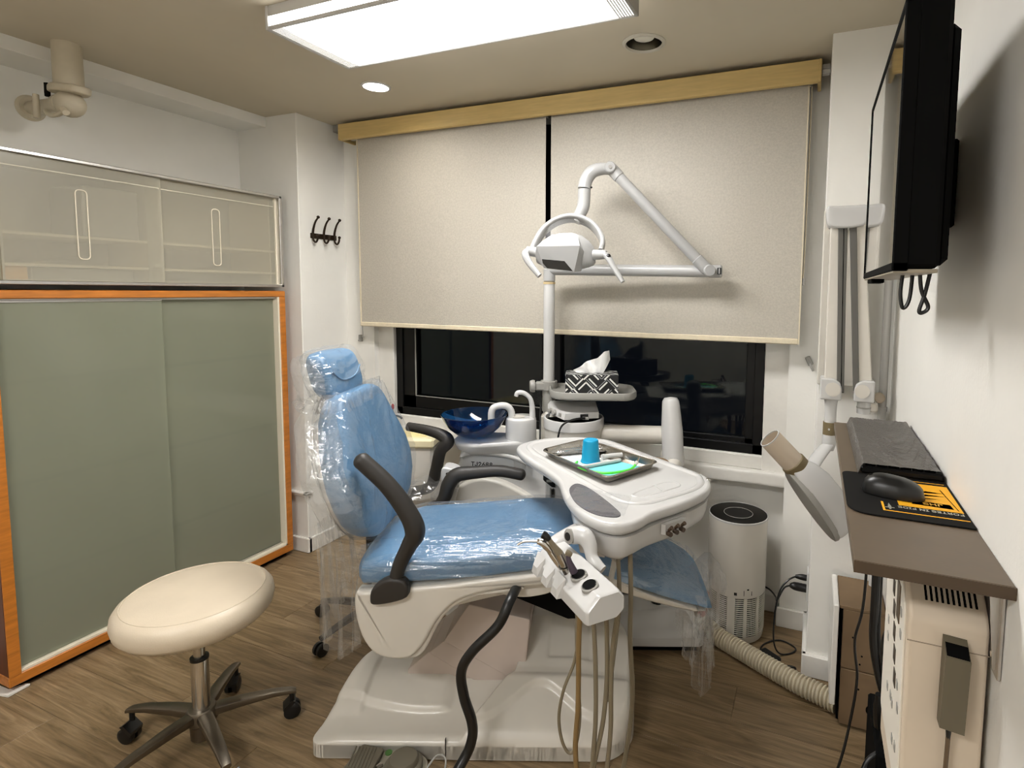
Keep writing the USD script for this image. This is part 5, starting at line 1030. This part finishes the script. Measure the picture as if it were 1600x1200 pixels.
part(B_, 'grey_strip', slab([(.0965, 1.725), (.118, 1.725), (.150, 1.17), (.131, 1.17)], 2.078, 2.092, .002, 'xz'), GREYARM)
def knuckle(x0, x1, mir):
    q = [(x0, 1.208), (x1 - .025, 1.208), (x1 - .006, 1.196), (x1, 1.175), (x1, 1.135), (x0, 1.135)]
    if mir: q = [(x0 + x1 - a, b) for a, b in q]
    return slab(rounded(q, .006, 3), 2.065, 2.155, .005, 'xz', 3)
k1 = part(xr, 'elbow', knuckle(.028, .096, False), WHITE); part(k1, 'cap', cyl((.068, 2.066, 1.172), (.068, 2.062, 1.172), .024, n=28), CREAM)
k2 = part(xr, 'elbow', knuckle(.134, .196, True), WHITE); part(k2, 'cap', cyl((.158, 2.066, 1.172), (.158, 2.062, 1.172), .023, n=28), CREAM)
part(xr, 'pivot', cyl((.168, 2.11, 1.09), (.168, 2.11, 1.14), .0215, n=28), WHITE)
part(xr, 'pivot_ring', cyl((.168, 2.11, 1.108), (.168, 2.11, 1.113), .0228, n=28), GREYP)
part(xr, 'pivot_mount', bx(.172, .212, 2.11, 2.262, 1.095, 1.128, .006), CREAM)
part(xr, 'neck', lathe(.065, 2.10, [(.024, 1.136), (.0205, 1.12), (.019, 1.09), (.0195, 1.05)], 28), WHITE)
part(xr, 'olive_ring', cyl((.064, 2.10, 1.008), (.064, 2.10, 1.052), .0215, n=28), OLIVE)
part(xr, 'ring_screw', cyl((.062, 2.079, 1.03), (.062, 2.076, 1.03), .0035, n=10), WHITE)
part(xr, 'yoke_cup', lathe(.064, 2.10, [(.0205, 1.008), (.0225, 1.0), (.0225, .972), (.017, .952)], 28), WHITE)
part(xr, 'yoke', tube([(.066, 2.095, .972), (.052, 2.08, .962), (.026, 2.03, .935), (.006, 1.985, .905), (-.004, 1.96, .875)], [.020, .024, .026, .025, .022], 16, 7, .55), WHITE, smooth=60)
ax_ = np.array([.150, .015, -.205]); Lh = np.linalg.norm(ax_); ax_ /= Lh; s0 = np.array([-.035, 1.93, .925])
e1 = np.cross(ax_, [0, 1, 0]); e1 /= np.linalg.norm(e1); e1 = e1 * math.cos(.42) + np.array([0, 1, 0]) * math.sin(.42); e1 -= ax_ * (e1 @ ax_); e1 /= np.linalg.norm(e1); e2 = np.cross(ax_, e1)       # e1 points up and to the right
rings = []
for d, r, up_ in ((-.012, .030, 0), (-.006, .042, 0), (.02, .052, .006), (.07, .062, .012), (.13, .064, .014), (.19, .056, .010), (.23, .042, .002), (.25, .026, -.006), (.257, .01, -.008)):
    a, b = superring(36, 2.3); a = np.maximum(a, -.62)
    rings.append(s0 + ax_ * d + np.outer(a * r + up_, e1) + np.outer(b * r, e2))
if e1[0] < 0: pass
part(xr, 'tube_head', loft(rings), WHITE, smooth=50)
rb = []
for d, r, up_ in ((.0, .030, .002), (.03, .046, .006), (.07, .056, .012), (.13, .058, .014), (.19, .050, .010), (.235, .034, .0)):
    rb.append((d, r, up_))
th = np.linspace(0, 2 * np.pi, 40, endpoint=False)
sgn = -1
def under(k, off): return [s0 + ax_ * (.122 + .135 * k * math.cos(t)) + e2 * (.060 * k * math.sin(t)) + e1 * (-.62 * .062 + .012 + sgn * off) for t in th]
part(xr, 'base_plate', loft([under(1, -.008), under(1.02, .0), under(1.0, .010), under(.93, .014)]), GREYP, label='grey plate on the underside of the tube head')
part(xr, 'head_seam', tube([s0 + ax_ * d + e1 * (r * .5 + u_) - e2 * (r * .868) for d, r, u_ in ((.0, .046, .0), (.05, .060, .010), (.10, .0645, .0135), (.16, .0615, .012), (.22, .048, .004))], .0012, 6, 5), GREYP)
ca = np.array([-.084, -.030, .092]); ca /= np.linalg.norm(ca); cb_ = s0 - ax_ * .0 + np.array([.0, -.004, .006])
part(xr, 'cone_ring', axis_lathe(cb_ - ca * .012, ca, [(.040, 0), (.0415, .003), (.0415, .030), (.039, .032)], 40), OLIVE)
part(xr, 'cone', axis_lathe(cb_ + ca * .018, ca, [(.0375, 0), (.0365, .110), (.0345, .1105), (.0345, .010), (.001, .010)], 40, False), BEIGE)
part(xr, 'cone_lip', axis_lathe(cb_ + ca * .018, ca, [(.0368, .1085), (.0368, .1125), (.0342, .1125), (.0342, .108)], 40, False), WHITE)
single('wall_conduit', 'white vertical conduit pipe in the corner behind the x-ray arm', 'pipe', cat(cyl((.235, 2.21, .44), (.235, 2.21, 1.62), .0135, n=24), cyl((.235, 2.21, 1.085), (.235, 2.21, 1.10), .0165, n=24)), WHITE)
single('conduit_knob', 'round cream knob on the conduit behind the second elbow', 'knob', axis_lathe((.222, 2.185, 1.135), (0, -1, 0), [(.018, -.01), (.018, .008), (.014, .012), (.001, .012)], 24), BEIGE)

# ---------------------------------------------------------------- screen on the right wall
tv = thing('wall_screen', 'black flat screen mounted on the right wall', 'television', (.15, 1.29, 1.53))
T0, T1, TZ0, TZ1, TX = .985, 1.545, 1.535, 1.942, .110
part(tv, 'screen', bx(TX, TX + .004, T0 + .008, T1 - .010, TZ0 + .014, TZ1 - .010), SCREEN)
part(tv, 'bezel', cat(bx(TX - .002, TX + .02, T0, T1, TZ0, TZ0 + .014, .002), bx(TX - .002, TX + .02, T0, T1, TZ1 - .010, TZ1, .002), bx(TX - .002, TX + .02, T0, T0 + .008, TZ0, TZ1, .002), bx(TX - .002, TX + .02, T1 - .010, T1, TZ0, TZ1, .002)), BLACKM)
part(tv, 'body', bx(TX + .004, TX + .062, T0 + .002, T1 - .004, TZ0 + .004, TZ1 - .002, .006), BLACKM)
part(tv, 'back_bulge', bx(TX + .060, TX + .080, T0 + .04, T1 - .03, TZ0 + .01, TZ1 - .03, .012), BLACKM)
part(tv, 'bottom_edge', bx(TX, TX + .060, T0 + .004, T1 - .004, TZ0 - .003, TZ0 + .003, .001), M('tv_bottom_grey', S(150, 140, 122), .4))
part(tv, 'sensor', bx(TX + .004, TX + .03, 1.40, 1.50, TZ0 - .012, TZ0 - .002, .002), BLACKM)
part(tv, 'wall_mount', cat(bx(.185, .262, 1.38, 1.48, 1.64, 1.82, .004)), BLACKM)
for lab, P in (('black cable loop under the screen, nearest its edge', [(.140, 1.12, 1.537), (.138, 1.12, 1.50), (.143, 1.12, 1.475), (.152, 1.12, 1.49), (.155, 1.12, 1.537)]), ('black cable hanging in a twist under the screen', [(.163, 1.10, 1.535), (.167, 1.10, 1.505), (.178, 1.10, 1.478), (.170, 1.10, 1.468), (.165, 1.10, 1.472), (.172, 1.10, 1.50), (.178, 1.10, 1.536)])):
    single('screen_cable', lab, 'cable', tube(P, .0032, 8, 8), BLACK, group='cables under the screen')

# ---------------------------------------------------------------- shelf, keyboard, mouse mat, mouse
sh = thing('wall_shelf', 'narrow brown wall shelf under the screen', 'shelf', (.165, 1.35, 1.09))
part(sh, 'board', bx(.068, .2645, .882, 1.83, 1.092, 1.1105, .0015), SHELFT)
part(sh, 'front_edge', bx(.068, .2645, .8805, .8825, 1.0925, 1.110), SHELFE, label='darker end edge facing the viewer')
br = part(sh, 'bracket', hull(np.array([(.245, y, 1.0915) for y in (.925, .928)] + [(.262, y, 1.0915) for y in (.925, .928)] + [(.262, y, .965) for y in (.925, .928)] + [(.256, y, .965) for y in (.925, .928)])), ALU, smooth=False)
part(br, 'bracket_lip', bx(.259, .2635, .915, .945, .955, 1.0915, .001), ALU)
part(br, 'screw', cyl((.2595, .93, .985), (.254, .93, .985), .0045, n=12), CHROME)
part(br, 'screw', cyl((.252, .9255, 1.08), (.252, .9225, 1.08), .004, n=12), CHROME)
part(sh, 'bracket', hull(np.array([(.10, y, 1.0915) for y in (1.60, 1.603)] + [(.262, y, 1.0915) for y in (1.60, 1.603)] + [(.262, y, .96) for y in (1.60, 1.603)])), ALU, smooth=False)
kb = thing('keyboard', 'black keyboard wrapped in creased clear plastic on the shelf', 'keyboard', (.185, 1.56, 1.11))
part(kb, 'case', bx(.106, .262, 1.325, 1.80, 1.112, 1.127, .004), BLACK)
part(kb, 'keys', cat([bx(.116 + r * .0225, .1355 + r * .0225, 1.335 + c * .0305, 1.362 + c * .0305, 1.126, 1.131, .001) for r in range(6) for c in range(15)]), BLACKM, kind='stuff')
WRAP = usdkit.material(stage, '/World/Looks/grey_wrap', {'p': ('principled_bsdf', {'base_color': S(96, 92, 87), 'roughness': .25, 'specular_ior_level': .7}), 't': ('transparent_bsdf', {'color': (.8, .8, .8)}), 'm': ('mix_closure', {'fac': .12}),
    'g': ('geometry', {}), 'mp': ('mapping', {'scale': (7, 34, 20)}), 'n': ('noise_texture', {'scale': 1.6, 'detail': 5.0, 'distortion': 1.6}), 'b': ('bump', {'strength': 1.0, 'distance': .012})},
    [('g.position', 'mp.vector'), ('mp.vector', 'n.vector'), ('n.fac', 'b.height'), ('b.normal', 'p.normal'), ('p.BSDF', 'm.closure1'), ('t.BSDF', 'm.closure2')], surface='m.closure')
def wr(s, t):
    X = .100 + t * .163; Y = 1.315 + s * .49
    n = meshkit.fbm(np.stack([X * 11, Y * 52 + 6 * np.sin(X * 40), 0 * X], -1), 4, 3) - .5
    e = np.minimum(np.minimum(t, 1 - t) / .05, np.minimum(s * 0 + 1, 1 - s) / .02).clip(0, 1)
    return np.stack([X, Y, 1.1125 + e * (.0240 + .011 * n * np.clip(np.minimum(s, 1 - s) / .05, .15, 1))], -1)
part(kb, 'plastic_wrap', grid(140, 50, wr), WRAP, smooth=60)
mm = thing('mouse_mat', 'black mouse mat with yellow school crest print on the shelf', 'mouse mat', (.165, 1.2, 1.1105))
part(mm, 'mat', slab(rounded([(.069, 1.075), (.2635, 1.075), (.2635, 1.322), (.069, 1.322)], [.045, .004, .004, .02], 8), 1.1106, 1.1136, .001, 'xy'), MATB)
Zp = 1.1137
def pr_(P, m, n='print'): part(mm, n, slab(np.array(P, float), Zp - .0003, Zp + .0003, .0001, 'xy', 1), m, smooth=False)
pr_([(.128, 1.103), (.260, 1.103), (.260, 1.107), (.128, 1.107)], YELLOW); pr_([(.128, 1.107), (.132, 1.107), (.132, 1.150), (.128, 1.150)], YELLOW)
pr_([(.157, 1.141), (.2585, 1.141), (.2585, 1.286), (.157, 1.286)], YELLOW, 'crest_field')
pr_([(.15, 1.298), (.256, 1.298), (.256, 1.301), (.15, 1.301)], YELLOW)
def flip(txt, h, x, y, m):
    t = meshkit.text_mesh(txt, h, .0005, bold=True); part(mm, 'lettering', to_line(t, (x, y, Zp + .0002), (-1, 0, 0), (0, -1, 0)), m, smooth=False)
flip('FORTES IN FIDE', .0095, .2575, 1.1355, SILVERM)
pr_([(.180, 1.158), (.246, 1.154), (.244, 1.178), (.186, 1.180)], BLACKM, 'crest_band')
flip('JHS', .0125, .232, 1.174, M('gold_print', S(214, 160, 40), .5))
for (P) in ([(.172, 1.188), (.205, 1.196), (.236, 1.200), (.206, 1.202), (.180, 1.197)], [(.19, 1.206), (.215, 1.214), (.248, 1.222), (.212, 1.222), (.19, 1.214)], [(.20, 1.23), (.22, 1.233), (.25, 1.240), (.215, 1.243)], [(.2515, 1.15), (.2535, 1.15), (.2435, 1.262), (.2415, 1.262)]): pr_(P, BLACKM, 'crest_feather')
pr_([(.139, 1.114), (.142, 1.114), (.1435, 1.128), (.1405, 1.146), (.1375, 1.128)], SILVERM, 'fleur'); pr_([(.133, 1.121), (.148, 1.121), (.148, 1.1235), (.133, 1.1235)], SILVERM, 'fleur')
ms = thing('computer_mouse', 'black rounded computer mouse on the mouse mat', 'mouse', (.153, 1.20, 1.1137))
rg = []
for t in np.linspace(-1, 1, 24):
    f = max(1 - abs(t) ** 2.6, .0) ** (1 / 2.6); f = max(f, .06); a, b = superring(28, 2.5)
    top = .036 * f * (1 - .12 * t) ; zz = np.where(b > 0, b * top, b * .001)
    rg.append(np.c_[np.full(28, .153 + t * .054), 1.197 + .012 * t * 0 + a * .031 * f, 1.1149 + zz])
part(ms, 'shell', rot(loft(rg), (0, 0, 1), -12, (.153, 1.197, 0)), BLACK, smooth=60)
part(ms, 'wheel', rot(cyl((.118, 1.193, 1.139), (.118, 1.201, 1.139), .009, n=18), (0, 0, 1), -12, (.153, 1.197, 0)), BLACKM)

# ---------------------------------------------------------------- devices under the shelf
dv = thing('medical_device', 'beige wall mounted control box with key panel and vent slots under the shelf', 'control unit', (.205, 1.06, .66))
q = np.array([(.95, .64), (1.19, .64), (1.19, 1.075), (1.03, 1.075), (.962, 1.022), (.95, 1.005)])
part(dv, 'case', slab(rounded(q, .008, 3), .153, .258, .006, 'yz', 3), BEIGE, smooth=40)
part(dv, 'case_seam', bx(.152, .2585, .9493, .9505, .968, .9695), M('seam_line', S(150, 136, 118), .6))  # darker beige strip along the case seam
part(dv, 'key_panel', slab(rounded([(.955, .70), (1.18, .70), (1.18, 1.06), (1.035, 1.06), (.975, 1.005)], .01, 3), .1500, .1532, .001, 'yz'), M('panel_white', S(226, 220, 208), .45), label='white key panel on the left face')
KEYD = M('key_dark', S(70, 62, 52), .5)
def key(y, z, w, h, m=KEYD): part(dv, 'key', bx(.1487, .1503, y - w / 2, y + w / 2, z - h / 2, z + h / 2, .0005), m, smooth=False)
for k_ in range(5): key(1.085 - .002 * k_ - .012 * k_, .985 - .033 * k_, .020, .027)
part(dv, 'display', bx(.1485, .1503, 1.015, 1.045, .955, 1.02, .0005), M('display_brown', S(84, 68, 48), .3))
for (y, z) in ((1.0, .985), (.995, .95), (1.06, 1.035), (1.13, .90), (1.125, .87), (1.06, .80), (1.04, .80), (1.0, .86), (.985, .83), (1.10, .79), (1.02, .75), (.99, .76)): key(y, z, .012, .014, GREYP)
for k_ in range(10):
    x = .178 + k_ * .0073; sl_ = np.array([0, .068, .053]); sl_ /= np.linalg.norm(sl_); nn = np.array([0, -sl_[2], sl_[1]]); c = np.array([x, .966, 1.0254])
    part(dv, 'vent_slot', hull(np.array([c + sl_ * a + nn * b + np.array([w, 0, 0]) for a in (.004, .060) for b in (-.001, .0007) for w in (-.0016, .0016)])), BLACKM, smooth=False)
rm = thing('hand_control', 'olive grey hand control clipped on the beige box front', 'remote', (.214, .935, .85))
part(rm, 'body', hull(np.array([(.197, .928, .855), (.229, .928, .852), (.197, .948, .855), (.229, .948, .852), (.199, .926, .968), (.231, .926, .966), (.198, .949, .990), (.229, .949, .988)])), M('olive_grey', S(96, 88, 70), .5), smooth=False)
part(rm, 'top_window', hull(np.array([(.2005, .9245 + .003, .969), (.2295, .9245 + .003, .967), (.200, .9405, .982), (.229, .9405, .980), (.2005, .928, .970), (.2295, .928, .968), (.200, .941, .9825), (.229, .941, .9805)]) + np.array([0, -.0005, .001])), BLACKM, smooth=False)
part(rm, 'strain_relief', cyl((.211, .938, .855), (.211, .938, .835), .0045, .003, 12), BLACK)
part(rm, 'cord', tube([(.211, .938, .838), (.210, .938, .78), (.209, .94, .70), (.205, .945, .60), (.21, .95, .45)], .0032, 8, 4), M('cord_brown', S(96, 78, 58), .5))
single('white_module', 'rounded cream module fixed beneath the shelf behind the beige box', 'module', slab(rounded([(.094, 1.088), (.20, 1.088), (.20, .985), (.12, .985), (.094, 1.005)], [.004, .004, .004, .03, .02], 6), 1.32, 1.55, .006, 'xz', 3), BEIGE)
up_ = thing('power_bank', 'black upright power unit with white labels by the right wall', 'power unit', (.222, 1.62, 0))
part(up_, 'case', bx(.188, .256, 1.50, 1.74, .0, .345, .006), BLACKM)
for (z0, z1) in ((.262, .276), (.242, .258), (.215, .237)): part(up_, 'label', bx(.205, .232, 1.4985, 1.5005, z0, z1), M('sticker_%d' % int(z0 * 1000), S(215, 212, 205), .5), smooth=False)
part(up_, 'label_print', bx(.208, .229, 1.4980, 1.4990, .220, .228), INK, smooth=False)
part(up_, 'plug', tube([(.205, 1.60, .345), (.198, 1.59, .40), (.196, 1.58, .45)], [.014, .013, .008], 10, 3), BLACK)
for lab, P, r in (('thick black cable dropping behind the beige box', [(.178, 1.62, 1.0), (.178, 1.60, .707), (.179, 1.60, .584), (.197, 1.60, .485), (.222, 1.60, .40), (.225, 1.60, .35)], .0105), ('second black cable beside the thick one', [(.192, 1.62, 1.0), (.190, 1.61, .70), (.192, 1.60, .58), (.208, 1.59, .48), (.215, 1.58, .36)], .005), ('thin black cable falling in front of the brown box to the floor', [(.158, 1.62, 1.0), (.152, 1.60, .692), (.135, 1.60, .572), (.145, 1.60, .467), (.135, 1.60, .35), (.11, 1.58, .22), (.062, 1.56, .08), (.03, 1.50, .006), (.02, 1.40, .005), (.04, 1.2, .005)], .0035), ('thin black wire between the beige box and the wall', [(.2, 1.45, 1.0), (.2, 1.42, .86), (.19, 1.40, .76), (.175, 1.40, .70), (.182, 1.40, .62), (.185, 1.42, .52), (.20, 1.52, .37)], .003), ('black cable tangle loop on the floor by the wall', [(.20, 1.52, .34), (.165, 1.50, .31), (.145, 1.47, .22), (.14, 1.45, .10), (.15, 1.40, .02), (.18, 1.45, .10), (.185, 1.49, .2)], .0055)):
    single('black_cable', lab, 'cable', tube(P, r, 10, 7), BLACK, group='black cables by the right wall')
# small things
single('floor_shim', 'flat white shim on the floor under the near corner of the wood cabinet', 'shim', slab([(-2.80, .955), (-2.662, .985), (-2.668, 1.05), (-2.69, 1.045), (-2.702, 1.004), (-2.80, 1.0)], .001, .009, .001, 'xy'), TRIM)
single('red_sticker', 'small red oval hook on the left window casing', 'sticker', mv(trimesh.creation.icosphere(2, 1.0).apply_scale((.010, .006, .018)), (-2.300, 2.602, .80)), RED)
single('black_hook', 'small black curved hook on the window sill left end', 'hook', tube([(-2.285, 2.60, .747), (-2.262, 2.59, .751), (-2.235, 2.588, .747), (-2.222, 2.588, .738)], .006, 10, 5), BLACK)
